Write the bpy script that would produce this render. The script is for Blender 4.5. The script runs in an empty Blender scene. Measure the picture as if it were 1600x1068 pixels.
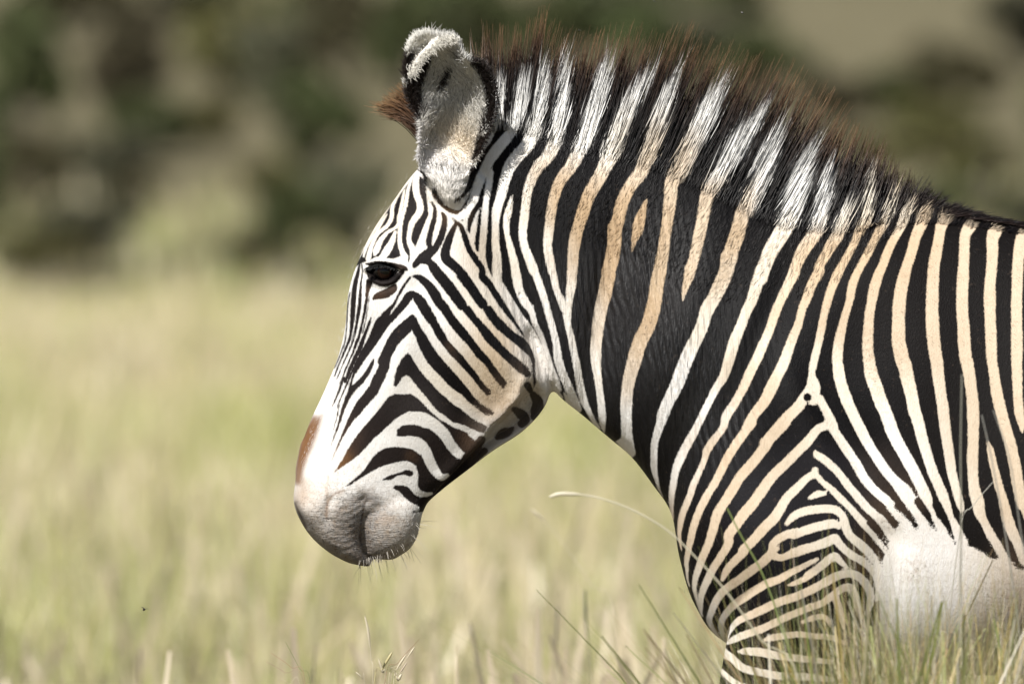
import bpy, bmesh, math, random
import numpy as np
from mathutils import Vector

random.seed(7)
rng = np.random.default_rng(7)
C = bpy.context.scene.collection
R = math.radians

# ------------------------------------------------------------------ camera, light, exposure
S = 0.00105            # metres per photograph pixel on the zebra's midline plane (y = 0)
DIST = 23.33           # camera to zebra midline
CAM_H = 1.50
PITCH = math.atan(184 * 36 / (500 * 1600))
cam_d = bpy.data.cameras.new('camera')
cam = bpy.data.objects.new('camera', cam_d)
C.objects.link(cam)
cam.location = (0, -DIST, CAM_H)
cam.rotation_euler = (math.pi / 2 - PITCH, 0, 0)
cam_d.lens = 500
cam_d.sensor_width = 36
cam_d.clip_start = 1.0
cam_d.clip_end = 6000
cam_d.dof.use_dof = True
cam_d.dof.focus_distance = DIST - 0.11
cam_d.dof.aperture_fstop = 6.0
bpy.context.scene.camera = cam

SUN_TO = Vector((-0.37, -0.56, 0.80)).normalized()       # direction towards the sun
elev = math.asin(SUN_TO.z)
azim = math.atan2(SUN_TO.x, SUN_TO.y)
world = bpy.data.worlds.new('World')
bpy.context.scene.world = world
world.use_nodes = True
nt = world.node_tree
bg = nt.nodes['Background']
sky = nt.nodes.new('ShaderNodeTexSky')
sky.sky_type = 'NISHITA'
sky.sun_disc = False
sky.sun_elevation = elev
sky.sun_rotation = azim
sky.air_density = 1.0
sky.dust_density = 1.5
nt.links.new(sky.outputs[0], bg.inputs[0])
bg.inputs[1].default_value = 0.05
sun_d = bpy.data.lights.new('sun', 'SUN')
sun_d.energy = 4.9
sun_d.angle = R(0.5)
sun_d.color = (1.0, 0.97, 0.92)
sun = bpy.data.objects.new('sun', sun_d)
C.objects.link(sun)
sun.rotation_euler = (-SUN_TO).to_track_quat('-Z', 'Y').to_euler()
sun.location = (0, 0, 30)
vs = bpy.context.scene.view_settings
vs.view_transform = 'Standard'
vs.look = 'None'
vs.gamma = 1
vs.exposure = 0.60
vs.use_curve_mapping = False
bpy.context.scene.cycles.max_bounces = 6
bpy.context.scene.cycles.use_denoising = True

# ------------------------------------------------------------------ helpers
ZC = CAM_H - 184 * S
def at(px, py, y=0.0):
    """a point of the photograph placed at depth y"""
    k = (DIST + y) / DIST
    return Vector(((px - 800) * S * k, y, CAM_H + (ZC - CAM_H + (534 - py) * S) * k))

def mesh_np(name, verts, faces, mat=None, parent=None, smooth=True, link=True):
    """verts (n,3); faces = (m,k) array or list of such arrays"""
    me = bpy.data.meshes.new(name)
    if isinstance(faces, np.ndarray):
        faces = [faces]
    faces = [f for f in faces if len(f)]
    verts = np.asarray(verts, dtype=np.float32)
    me.vertices.add(len(verts))
    me.vertices.foreach_set('co', verts.ravel())
    loops = np.concatenate([f.ravel() for f in faces]).astype(np.int32)
    tot = np.concatenate([np.full(len(f), f.shape[1], np.int32) for f in faces])
    start = np.concatenate([[0], np.cumsum(tot)[:-1]]).astype(np.int32)
    me.loops.add(len(loops))
    me.loops.foreach_set('vertex_index', loops)
    me.polygons.add(len(tot))
    me.polygons.foreach_set('loop_start', start)
    me.polygons.foreach_set('loop_total', tot)
    me.polygons.foreach_set('use_smooth', np.full(len(tot), smooth))
    me.update(calc_edges=True)
    me.validate()
    if mat:
        me.materials.append(mat)
    o = bpy.data.objects.new(name, me)
    if link:
        C.objects.link(o)
    if parent:
        o.parent = parent
    return o

def vcol(o, name, rgb):
    a = o.data.attributes.new(name, 'FLOAT_COLOR', 'POINT')
    rgba = np.ones((len(rgb), 4), np.float32)
    rgba[:, :3] = rgb
    a.data.foreach_set('color', rgba.ravel())

def vfloat(o, name, v):
    a = o.data.attributes.new(name, 'FLOAT', 'POINT')
    a.data.foreach_set('value', np.asarray(v, np.float32))

def tag(o, label=None, cat=None, group=None, kind=None):
    if label: o['label'] = label
    if cat: o['category'] = cat
    if group: o['group'] = group
    if kind: o['kind'] = kind
    return o

class Mat:
    def __init__(self, name):
        self.m = bpy.data.materials.new(name)
        self.m.use_nodes = True
        self.t = self.m.node_tree
        self.b = self.t.nodes['Principled BSDF']
        self.out = self.t.nodes['Material Output']
    def n(self, kind, **kw):
        x = self.t.nodes.new(kind)
        for k, v in kw.items():
            setattr(x, k, v)
        return x
    def l(self, a, b):
        self.t.links.new(a, b)
    def attr(self, name):
        return self.n('ShaderNodeAttribute', attribute_name=name)
    def noise(self, scale, detail=3, vec=None, rough=0.6):
        x = self.n('ShaderNodeTexNoise')
        x.inputs['Scale'].default_value = scale
        x.inputs['Detail'].default_value = detail
        x.inputs['Roughness'].default_value = rough
        if vec: self.l(vec, x.inputs['Vector'])
        return x
    def mapping(self, vec, scale, rot=(0, 0, 0)):
        x = self.n('ShaderNodeMapping')
        x.inputs['Scale'].default_value = scale
        x.inputs['Rotation'].default_value = rot
        self.l(vec, x.inputs['Vector'])
        return x.outputs[0]
    def math(self, op, a, b=None, c=None, clamp=False):
        x = self.n('ShaderNodeMath', operation=op, use_clamp=clamp)
        for i, v in enumerate((a, b, c)):
            if v is None: continue
            if isinstance(v, (int, float)): x.inputs[i].default_value = v
            else: self.l(v, x.inputs[i])
        return x.outputs[0]
    def rng(self, v, a, b, c, d):
        x = self.n('ShaderNodeMapRange')
        self.l(v, x.inputs[0])
        for i, q in enumerate((a, b, c, d)): x.inputs[i + 1].default_value = q
        return x.outputs[0]
    def mix(self, fac, a, b, blend='MIX'):
        x = self.n('ShaderNodeMix', data_type='RGBA', blend_type=blend)
        for i, v in ((0, fac), (6, a), (7, b)):
            if isinstance(v, (int, float)): x.inputs[i].default_value = v
            elif isinstance(v, tuple): x.inputs[i].default_value = (*v, 1)
            else: self.l(v, x.inputs[i])
        return x.outputs[2]
# ------------------------------------------------------------------ coat pattern of the zebra (traced stripes)
CROP = {'A': (540, 240, 5.333), 'B': (500, 400, 5.34), 'C': (660, 400, 5.34), 'D': (440, 560, 4.45),
        'E': (640, 560, 4.45), 'F': (440, 700, 5.342), 'G': (570, 30, 3.56), 'H1': (700, 20, 5.338),
        'H2': (920, 20, 5.338), 'H3': (1140, 100, 5.338), 'H4': (1340, 220, 5.338), 'N1': (740, 180, 4.108),
        'N2': (960, 180, 4.108), 'N3': (1180, 220, 4.108), 'N4': (1340, 320, 4.108), 'M1': (740, 400, 3.56),
        'M2': (900, 400, 3.56), 'M3': (1100, 400, 3.56), 'M4': (1340, 540, 4.108), 'L1': (1000, 640, 4.108),
        'L2': (1180, 600, 4.108), 'L3': (1040, 840, 4.684), 'L4': (1240, 780, 3.708), 'S': (0, 0, 1), 'Q': (600, 480, 4.45), 'R': (500, 560, 5.34)}

THIN = {'L1': .86, 'L2': .86, 'L3': .92}          # traced widths run a little wide in these crops
def pts(txt):
    out = []
    for part in txt.split(';'):
        k, body = part.split(':')
        x0, y0, f = CROP[k.strip()]
        for tok in body.split():
            v = [float(q) for q in tok.split(',')]
            out.append([x0 + v[0] / f, y0 + v[1] / f] + ([v[2] / f * THIN.get(k.strip(), 1)] if len(v) > 2 else []))
    return np.array(out)

# 'P+' white area, 'P-' dark area, '+' white stripe, '-' dark stripe, painted in this order
PAT = []
def W(t): PAT.append(('+', pts(t)))
def K(t): PAT.append(('-', pts(t)))
def PW(t): PAT.append(('P+', pts(t)))
def PK(t): PAT.append(('P-', pts(t)))

# head ground (white), its rear edge runs inside a dark stripe
PW('S: 640,150 600,300 540,400 420,700 420,920 670,920 690,800 760,730 850,690 880,620 865,597 861,580 847,538 833,512 816,490 796,459 773,433 764,406 763,362 767,316 776,272 786,251 814,207 800,190 775,180 740,100 660,20 620,60 610,150')
# forehead (dark ground)
PK('A: 590,120 540,150 60,960 140,905 200,880 260,850 330,860 400,870 480,840 530,940 590,830 660,660 705,480 690,340 690,200 650,150')
W('A: 345,500,8 300,570,20 250,660,24 195,730,28 165,790,24 150,850,14')
W('A: 575,160,14 500,260,20 430,350,26 390,440,32 382,530,34 340,600,30 270,660,28 225,740,30 200,820,36 190,870,40')
W('A: 490,300,14 472,400,26 445,520,26 428,600,24 350,650,26 290,720,40 255,800,50 240,835,20')
W('A: 415,640,20 385,730,50 345,800,62 300,860,50 240,880,30')
W('A: 555,190,18 520,300,26 500,420,30 470,530,32 455,620,34 450,720,36 470,800,40 490,860,60 440,880,50 380,885,20')
W('A: 490,860,50 515,920,30')
W('A: 600,150,45 585,230,55 590,320,55 620,410,55 615,480,55 560,560,50 535,640,40 530,720,40 560,790,50 565,850,55 540,920,30 535,960,20')
W('A: 610,150,40 640,190,20')
W('A: 700,230,60 700,330,50 705,420,45 715,500,50 690,580,60 655,680,70 620,770,70 585,840,50')
K('A: 720,400,18 745,460,30 740,530,40 715,620,46 695,720,50 700,790,50 640,850,70 575,920,50')
K('A: 805,490,25 825,530,45 815,620,55 790,700,60 740,790,60 660,870,70')
K('A: 890,530,15 920,570,30 890,640,50 850,740,70 830,850,80 900,920,80 980,1000,75; C: 330,150,90 390,230,85 450,320,82 505,392,80')
K('A: 905,550,20 960,600,40 1000,700,50 1030,790,50 1090,880,55 1140,960,52; C: 500,160,65 560,230,60 620,320,65 680,410,60 740,490,55 790,560,40 840,640,25 850,660,15')
# behind and below the ear
K('N1: 178,85,65 165,130,70 100,205,68 40,285,72 0,370,62; A: 1080,150,75 1045,230,55 1020,290,45')
K('A: 740,300,40 745,340,45 790,400,38 850,455,38 920,482,40 970,475,45 1010,420,45 1040,360,36 1060,300,30 1055,210,50')
K('A: 1040,260,40 1000,320,35 950,370,28 910,395,18')
K('A: 1190,130,30 1165,230,42 1140,330,50 1125,400,50 1075,470,45 1040,550,45 1028,620,30 1035,655,8')
K('A: 1135,430,28 1115,550,30 1105,650,35 1095,740,40 1100,800,22')
K('A: 972,548,14 975,548,14')
K('N1: 310,105,70 240,200,95 165,275,82 150,380,60 122,480,50 112,570,48 105,660,45 98,760,42 95,850,42 102,930,42 120,990,38 140,1050,10')
K('A: 600,130,12 650,165,25 670,230,18')
# cheek chevrons
K('A: 640,880,60 700,895,64; C: 120,125,90 190,210,95 260,300,95 330,400,88')
K('B: 770,160,14 810,165,40 850,185,60 910,240,78 960,310,88; C: 130,360,86 190,430,84')
K('B: 750,170,22 700,240,25 660,310,25 620,390,28 580,440,42 545,490,70')
K('B: 590,520,50 640,460,62 690,400,68 740,330,75 775,305,50 830,360,88 880,440,90 930,520,84')
K('B: 590,520,50 540,530,110 490,600,110 450,680,90 400,760,80 340,850,70 290,950,50')
K('B: 772,500,50 720,580,108 650,650,110 600,720,100 560,800,92 520,870,84')
PK('Q: 200,40 225,65 245,110 290,180 330,245 360,295 410,355 470,425 520,480 570,540 620,605 670,660 720,690 765,722 760,745 720,745 690,730 640,690 590,655 540,600 490,570 440,525 390,470 340,420 300,375 265,310 235,250 222,205 205,178 190,120')
PK('Q: 165,306 190,330 215,375 250,430 290,480 330,520 380,575 430,620 480,665 540,705 590,745 640,785 690,805 720,825 700,865 660,860 600,835 560,815 510,800 480,795 430,755 380,720 340,680 300,625 260,580 220,530 185,485 160,465 130,480 105,520 85,545 68,540 72,480 90,415 125,345')
PK('Q: 232,-20 318,-20 350,50 390,120 430,185 450,225 500,280 550,330 590,385 630,430 670,490 710,540 740,570 740,600 720,610 690,580 650,535 610,480 560,425 510,375 460,320 420,270 370,210 330,130 290,60')
PK('Q: 370,-20 452,-20 490,50 540,110 590,170 640,240 690,300 740,355 760,390 800,445 845,500 860,525 830,560 790,520 740,450 690,380 640,340 590,265 540,215 490,160 440,90')
PK('Q: 515,-20 597,-20 650,60 710,120 770,190 830,260 890,320 950,365 1000,410 1025,450 1015,480 985,480 930,440 870,385 810,330 750,270 700,220 650,140 590,70')
PK('Q: 670,-20 742,-20 800,60 850,110 900,160 940,190 970,205 1010,250 1040,310 1052,370 1050,440 1060,520 1040,560 1032,440 1028,380 1005,330 960,290 900,240 840,190 780,140 730,80')
PK('R: 625,285 690,290 760,285 800,310 840,345 880,390 930,440 985,485 1040,530 1075,555 1075,600 1030,560 980,510 930,480 880,450 830,437 760,437 700,455 640,490 590,535 520,600 450,660 390,730 330,795 270,840 210,880 160,915 122,940 150,890 190,830 230,750 290,660 350,580 420,500 480,430 540,350 580,305')
PK('R: 500,-60 605,-60 590,0 575,80 545,150 510,220 480,290 430,345 380,400 330,465 280,510 240,570 200,640 160,720 130,780 95,850 110,800 150,700 190,600 230,500 270,420 310,350 360,290 410,220 440,150 480,70 510,0')
PK('R: 395,-50 370,0 330,50 300,110 275,170 268,215 290,200 340,150 385,90 420,30 440,-6 452,-6 455,20 445,60 410,130 360,200 310,250 270,300 235,360 205,430 175,520 150,590 125,650 90,725 110,650 140,560 160,480 185,390 215,300 240,230 260,150 290,60 312,0 335,-50')
# lower jaw: dark ground with white stripes
PK('E: 140,520 250,470 330,500 420,520 480,580 420,700 460,760 360,850 240,930 120,1060 20,1068 60,1000 20,960 60,860 60,700')
PK('Q: 320,745 380,765 430,795 480,825 540,848 580,865 600,890 640,910 630,950 580,1000 545,970 500,920 470,870 420,820 370,780')
PK('R: 640,590 680,555 740,543 810,545 870,570 930,580 990,615 1030,660 1055,720 1068,760 1068,960 1020,935 980,890 950,830 930,760 890,700 850,665 800,645 740,640 680,645 640,640')
PK('R: 215,1060 270,1010 330,960 390,890 430,830 480,775 540,740 620,728 700,735 770,750 830,790 870,850 900,910 950,970 900,1000 820,960 800,900 760,860 690,850 620,865 540,885 480,910 400,955 320,1005 250,1050')
K('D: 705,838,8 760,820,36 820,800,40 890,790,50')
K('D: 785,890,24 840,905,56 890,940,80 940,970,84 1000,985,70')
W('D: 915,755,44 870,738,62 800,755,70 720,785,60')
W('D: 750,890,34 800,840,46 860,838,62 910,880,56 950,928,48 1000,942,32 1042,935,18')
W('E: 0,580,76 60,590,80 110,640,76 140,710,70 180,780,62 220,820,46 262,808,24')
W('E: 0,405,84 90,410,86 170,455,80 240,520,75 290,600,70 340,655,62 395,680,40')
W('E: 430,512,50 500,560,60')
W('F: 960,390,36 1010,420,34 1050,455,30')
W('F: 985,470,30 1040,490,40')
W('F: 1110,492,40 1130,500,46')
# underside of the throat
PW('E: 500,560 620,470 740,300 800,240 860,230 900,300 850,400 760,480 650,580 520,640')
K('E: 612,545,40 650,520,70 690,505,56 720,480,20')
K('E: 725,350,40 770,380,70 800,420,76 780,450,60')
K('E: 860,250,50 890,300,80 885,360,90 870,400,60')
K('E: 500,560,60 440,650,90 400,720,90 520,640,50')
K('E: 820,180,50 840,220,40')
# bridge of the nose
K('B: 330,60,18 318,130,30 296,220,40 282,320,46 276,420,46 270,520,40 262,600,30 245,690,26 200,800,20 150,920,16 120,1000,10')
K('B: 250,300,10 232,400,14 226,500,14 220,620,12 205,720,14 165,830,12 120,930,10')
K('B: 345,60,14 355,120,14 342,220,18 335,320,26 330,400,30 315,500,30 300,590,22 280,690,16 240,790,16 190,900,14 150,1000,10')
K('B: 398,300,18 385,380,24 370,470,25 350,560,22 330,650,28 300,730,26 270,810,20 230,900,16 190,1000,14 165,1060,10')
K('B: 410,330,7 398,430,8 378,540,8 355,640,10')
K('B: 425,510,14 397,590,28 362,680,36 330,770,42 290,850,42 250,940,36 210,1040,30; D: 430,130,22 400,220,18 370,290,12 350,330,5')
K('B: 285,620,10 262,720,10 222,820,9 180,930,8 140,1020,5')
K('D: 400,320,9 385,400,8 360,490,5')
K('D: 500,60,18 455,170,16 420,250,10 385,340,5')
# eye surround
PK('B: 400,120 415,75 470,55 540,50 600,65 660,110 625,165 570,200 510,205 450,180')
K('B: 385,58,18 430,60,40 480,52,44 560,54,40 640,74,46 700,92,44 725,105,20')
K('B: 405,110,56 440,175,70 530,216,66 620,184,66 690,115,36')
K('B: 415,200,56 400,270,40 388,330,16')
K('B: 450,345,26 470,330,50 510,316,70 560,300,78 612,262,64 628,236,30')
W('B: 450,262,14 480,246,16')
# neck and mane stripes, front to back
W('H1: 430,530,34 430,640,80 428,760,80 420,880,60; N1: 135,50,40 100,150,36 62,222,12')
W('H1: 625,540,70 612,680,110 590,820,115; N1: 275,0,72 250,95,64 160,205,70 100,290,66 50,390,60; A: 1120,210,80 1090,300,75 1060,390,70 1010,470,60 960,510,50')
W('A: 1210,150,46 1195,250,55 1170,400,50 1160,500,55 1150,650,55 1140,800,50 1132,860,50')
W('H1: 805,400,40 795,560,100 770,750,120; N1: 408,0,80 390,90,86 345,190,86 280,260,80 230,330,75 200,420,65 175,520,60 150,600,56 140,700,46 140,800,46 148,900,55 150,1000,60; M1: 134,142,50 170,200,48 230,300,48 290,400,50 340,490,50 370,560,58 400,650,90 420,700,90')
W('N1: 247,512,8 226,600,40 210,680,42 215,760,32 235,840,42 255,920,50 270,1000,55; M1: 240,120,52 255,190,46 285,250,46 320,300,36 345,380,30 375,440,28 400,510,25 425,590,25 455,680,34 470,740,36')
W('M1: 328,272,10 328,300,16')
W('H1: 972,360,30 968,480,80 965,640,110 945,820,120; N1: 560,0,88 540,100,88 510,200,82 470,270,76 420,320,70 385,380,65 350,470,60 335,560,55 325,650,55 315,740,52 325,830,50 355,910,56 385,990,60; M1: 335,70,40 365,150,40 395,240,38 420,330,36 445,420,36 462,500,40 470,570,46 495,650,46 525,720,46 555,790,46 585,850,30')
PW('M1: 500,755 560,800 595,890 560,890 515,830')
W('H2: 165,400,40 130,500,110 100,620,140 60,800,130; N1: 755,0,120 725,120,112 680,220,90 635,310,80 590,370,76 550,430,70 520,510,66 500,600,65 490,690,60 480,770,60 475,850,55 490,930,55 505,1000,50; M1: 440,80,38 455,160,35 480,230,35 505,290,40')
W('H2: 545,470,24 490,540,80 410,650,120 320,800,145 270,930,140; N1: 965,0,120 925,120,120 885,240,104 840,330,90 800,410,86 755,480,85 720,560,80 695,640,80 670,720,75 650,800,75 640,880,72 635,960,65; M1: 545,142,54 540,180,50 528,250,42 520,310,45 525,380,36 545,460,36 560,540,38 575,610,40 590,700,42 610,790,40 640,860,30 670,920,22 700,955,12')
W('H2: 745,490,24 705,590,70 650,710,120 595,850,140; N2: 290,30,112 250,150,106 210,270,96 165,370,86 110,440,80 70,510,80 40,590,80 20,680,80; N1: 905,720,90 905,800,88 890,900,88 865,1000,88; M1: 750,100,76 730,200,75 705,300,70 690,400,65 680,500,62 680,580,55 690,660,42 700,740,38 710,820,40 715,880,42 718,930,32 725,975,8')
W('N2: 206,535,8 185,600,40 160,680,72 145,750,60 125,800,30 115,870,12')
W('H2: 1110,590,40 1060,680,120 1000,780,150; N2: 590,10,140 540,90,136 490,200,120 445,300,110 400,380,100 365,440,86 360,520,80 350,600,76 340,680,70 325,780,66 315,860,75 300,940,80 290,1000,86; M2: 452,142,76 440,230,76 425,300,80 400,380,80 365,450,80 340,520,80 320,590,75 300,660,70 285,740,65 280,820,65 280,900,60 282,980,60 285,1030,70 300,1090,60')
PW('M2: 220,1030 260,1000 320,1040 330,1090 290,1100')
W('H3: 340,325,20 250,440,90 160,560,130 80,690,150; N2: 810,120,112 750,230,105 700,330,100 650,430,94 600,500,88 580,580,80 565,670,76 545,760,76 525,860,70 500,950,66 480,1030,60; M2: 635,60,56 620,130,46 605,180,30 595,240,8')
W('H3: 490,490,16 410,580,70 345,700,110 280,840,160; N2: 1000,260,100 960,350,110 920,450,110 880,540,110 830,610,95 805,690,90 785,770,95 755,850,95 735,930,95; M2: 850,0,90 835,80,80 800,160,80 765,230,75 725,300,72 705,370,70 675,440,70 640,510,75 605,590,75 575,670,75 545,740,70 510,810,65 480,880,60; L1: 160,0,80 125,100,65 95,200,50 90,290,50 90,370,45 105,440,30 120,500,18 145,555,5')
W('H3: 762,595,10 700,680,50 640,790,120 590,900,150; N3: 270,330,150 235,430,130 215,500,110 175,580,105 130,650,100 90,720,94 60,800,84 40,880,72; M3: 325,70,75 290,160,66 265,240,60 235,300,55 205,380,55 175,450,60 150,530,60 130,600,55 105,670,50 65,730,42; L1: 380,70,52 340,150,60 300,220,65 260,300,65 230,380,55 215,460,50 203,550,42 202,630,30 212,700,10')
W('N3: 462,160,30 455,230,70 445,330,88 430,430,90 410,520,85 385,590,84 340,650,84 300,710,80 265,790,70 235,870,68; M3: 505,80,62 465,160,55 425,240,50 395,310,50 365,400,48 330,480,50 295,560,55 255,640,52 215,730,48 170,810,48 125,880,50; L1: 530,110,50 470,190,55 430,250,56 410,320,42 375,400,45 340,480,48 315,560,48 280,640,48 262,710,42 252,790,28 262,870,14 268,900,4')
W('N3: 600,400,20 585,460,70 555,530,75 530,600,75 490,660,70 450,730,65 410,800,60; M3: 640,80,56 600,150,52 570,230,50 545,290,44 525,370,44 495,440,50 470,510,55 440,590,60 405,660,60 375,720,65 335,800,60 280,870,55 235,950,52; L1: 720,70,65 660,150,65 610,220,65 560,300,62 520,380,58 480,460,58 430,540,58 385,630,58 350,720,55 330,800,52; L3: 155,150,38 155,220,25 160,300,14 175,350,4')
W('N3: 735,190,16 733,260,46 728,350,62 720,450,70 705,520,65 665,580,52 635,650,46 600,720,50 560,790,50; M3: 745,90,50 710,170,48 685,250,44 665,330,42 650,410,42 630,500,42 610,580,42 598,650,36 592,720,50 560,770,54 520,830,58 460,890,62 400,960,62 340,1030,62; L1: 940,60,75 850,150,80 790,240,76 720,330,75 650,410,75 600,490,72 550,570,72 500,650,72 475,730,68; L3: 315,30,64 270,130,60 240,220,52 215,300,42 212,370,30 228,440,22 250,510,18 270,570,8')
W('M3: 598,650,34 625,720,46 600,780,70 640,785,50 660,815,46 690,870,48 720,940,52; L2: 470,230,62 530,320,66 590,410,68 650,500,70 700,590,70 770,670,66 840,730,66 900,800,74; L4: 640,110,62 690,190,50')
K('M3: 575,773,44 577,775,44')
W('L2: 450,255,60 400,275,60 340,350,70 260,430,70 180,510,72 100,590,76; L1: 730,580,80 670,650,80 620,720,74 570,790,70; L3: 460,30,68 400,130,62 350,210,60 310,290,58 275,370,52 258,440,44 255,510,34 262,560,16')
W('L2: 385,415,20 395,440,50 430,460,58 480,500,55 540,560,55 600,640,60 660,710,60 720,780,60 790,840,66; L4: 536,145,56 590,235,60')
W('L2: 385,530,40 375,560,50 330,590,55 270,650,65 200,720,66; L1: 870,670,78 800,740,75 730,820,72 660,890,70; L3: 570,90,66 500,160,62 450,220,58 420,280,38 410,298,20')
W('L2: 385,560,40 430,610,40 490,660,45 550,720,50 620,790,50 680,860,55 740,920,65 790,980,60 840,1040,60')
W('L2: 348,716,24 400,690,48 450,685,28')
W('L2: 200,882,30 250,830,55 320,800,60 420,785,60 510,790,60 560,830,55; L4: 300,140,50 330,200,46 390,250,50 440,300,50 480,360,46 500,420,36 505,480,20')
W('L3: 780,95,70; L1: 860,840,60 930,790,60 1010,770,64; L4: 0,190,50 100,155,50 200,130,52 240,128,46 262,150,20')
W('L3: 770,100,70 840,130,55 920,100,60 1010,60,60 1100,45,60; L4: 0,295,55 100,265,50 200,230,55 240,212,50 270,250,45 330,305,42 400,345,42 450,390,42 480,440,42 490,500,34 480,570,14')
W('L3: 780,95,72 700,170,70 620,230,70 540,290,65 470,340,65 410,390,65 370,450,60 340,520,55 320,590,46 340,650,36 380,710,26 425,760,12')
W('L3: 1110,138,26 1020,185,45 930,230,50 830,285,60 740,320,65 660,365,65 580,420,65 510,470,60 460,520,55 420,580,50 405,640,45 415,700,35 430,745,16')
W('L3: 897,330,16 960,310,40 1040,270,45; L4: 80,430,45 150,380,45 210,330,48 240,315,45 275,350,34 310,380,20')
W('L3: 490,640,40 460,690,28 445,750,12 460,690,28 490,640,40 530,595,50 600,560,60 690,520,65 780,475,65 870,440,65 960,410,65; L4: 80,520,48 160,480,48 240,435,48 310,415,45 370,430,48 420,480,48 445,540,45 440,600,40 420,660,16')
W('L3: 455,755,30 520,720,55 590,690,60 680,660,60 770,620,60 860,575,58 950,535,55 1040,500,50; L4: 80,615,42 160,590,40 230,540,42 290,500,45 330,500,45 360,560,45 375,620,40 390,690,14')
W('L3: 1000,600,30 1080,570,45 1150,560,45 1190,590,40 1200,630,14')
W('L4: 245,560,40 270,640,40 290,735,16')
W('L3: 712,737,16 780,715,50 870,700,50 980,690,50 1080,700,45 1218,715,40 1320,760,30')
W('L3: 532,820,18 590,815,55 690,820,65 790,840,65 880,855,60 980,865,60 1080,880,46 1218,890,40')
W('L3: 415,815,70 440,840,70 490,870,60 540,920,60 600,950,60 700,970,60 800,990,60 900,1000,60 1000,1000,60 1120,1010,50 1218,1025,45')
W('L3: 390,950,40 450,1000,45 500,1040,45 580,1075,50 720,1100,55 900,1110,55 1100,1120,50')
# barrel stripes
W('N3: 915,280,16 900,330,44 870,420,55 840,500,65 800,570,56 760,640,50 720,720,50 680,790,50 645,860,50 620,930,55; M3: 810,240,42 785,320,42 765,400,48 748,480,55 742,560,58 750,640,62 765,710,62 790,780,65 825,860,60 860,930,60; L2: 720,360,75 770,440,75 830,530,75 890,600,75; M4: 290,910,88 340,980,88 390,1050,84; L4: 770,170,50')
W('N4: 340,-40,16 325,20,50 300,80,65 270,150,56 235,210,52 195,290,55 165,370,55 130,450,62 105,530,65 90,610,60 75,700,60 68,800,65 65,900,70 75,1000,76; M4: 90,180,85 120,260,85 150,350,85 190,440,80 220,530,80 265,620,78 310,700,75 360,790,75 400,870,72 440,960,72; L4: 800,90,56 850,170,90')
W('N4: 450,-10,20 430,40,60 423,80,75 395,150,70 370,210,65 345,300,65 315,390,65 290,480,76 275,560,80 265,650,80 262,750,82 262,850,85 275,930,90 295,1010,88; M4: 300,100,86 320,200,85 345,300,80 365,400,78 395,500,72 420,600,68 450,700,65 480,790,65 520,880,65 555,970,65; L4: 900,90,55 940,160,60 970,240,80')
W('N4: 565,70,50 548,90,84 530,160,66 515,250,66 495,350,72 485,450,75 480,550,78 478,650,80 480,750,84 487,850,82 500,950,80; M4: 510,100,78 520,200,75 535,300,70 550,400,70 560,500,68 575,600,65 590,700,62 605,800,60 630,900,55 655,990,50; L4: 985,80,16')
W('N4: 720,135,80 690,190,66 685,280,66 680,380,68 675,480,75 670,580,75 672,680,75 680,780,78 685,880,80 695,980,76; M4: 705,100,78 720,200,75 735,300,72 740,400,75 742,500,75 742,600,70 738,700,70 740,800,66 748,900,70 770,980,80; L4: 1085,90,60 1130,170,52 1180,250,52 1220,320,60 1260,400,80')
W('N4: 880,165,90 865,220,75 865,300,70 860,400,68 850,500,70 848,600,75 850,700,70 855,800,70 858,900,70 862,1000,62; M4: 865,100,62 880,200,66 895,300,72 920,400,72 945,500,72 970,580,72 990,660,75 1010,750,75 1025,850,75 1045,950,75 1075,1050,75 1100,1200,75')
W('N4: 1060,190,80 1045,260,80 1030,350,70 1025,450,70 1023,550,70 1020,650,70 1020,750,70 1022,850,72 1022,950,72; M4: 1022,100,68 1025,200,65 1028,300,60 1035,400,60 1050,480,45 1057,540,14')
W('M4: 835,600,14 850,650,40 865,720,50 885,800,50 905,880,55 930,960,55; L4: 1240,100,66 1270,180,62 1310,260,62 1345,330,80')
for i in range(15):                       # the barrel behind the picture's edge
    x = 1640 + i * 48
    lean = 0.10 * i
    W('S: %f,385,17 %f,520,18 %f,680,19 %f,830,20 %f,960,20' % (x + 8 * lean * 4, x, x - 2, x + 12 * lean, x + 34 * lean))
for k in range(12):                       # forelegs and hind legs below the picture
    y = 1100 + k * 42
    W('S: 1060,%f,15 1180,%f,17 1300,%f,15 1420,%f,15' % (y - 8, y, y + 6, y))
    W('S: 1950,%f,15 2150,%f,17 2300,%f,15 2450,%f,15' % (y - 58, y - 40, y - 44, y - 50))
# white of the elbow and belly
W('L1: 850,890,50 880,875,40')
PW('L4: 545,250 575,200 600,140 640,130 700,160 760,130 830,165 870,150 940,245 1040,260 1150,330 1215,330 1290,385 1370,400 1460,470 1600,500 4200,560 4200,1150 380,1150 480,860 500,700 495,520 510,360')
for t in ('L4: 440,120,36 500,195,26 548,275,6', 'L4: 500,40,48 550,82,38 590,122,8', 'L4: 610,20,56 660,72,42 690,118,24 704,160,6', 'L4: 722,0,50 770,72,42 806,132,20 826,166,5',
          'L4: 830,20,56 868,90,50 904,162,30 938,245,5', 'L4: 1010,70,60 1060,140,52 1110,235,34 1155,335,5', 'L4: 1145,50,64 1200,172,54 1250,290,36 1292,385,5', 'L4: 1295,70,60 1345,210,56 1400,360,40 1462,470,6'):
    K(t)

# the ears have marks of their own
COAT = PAT
PAT = []
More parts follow.
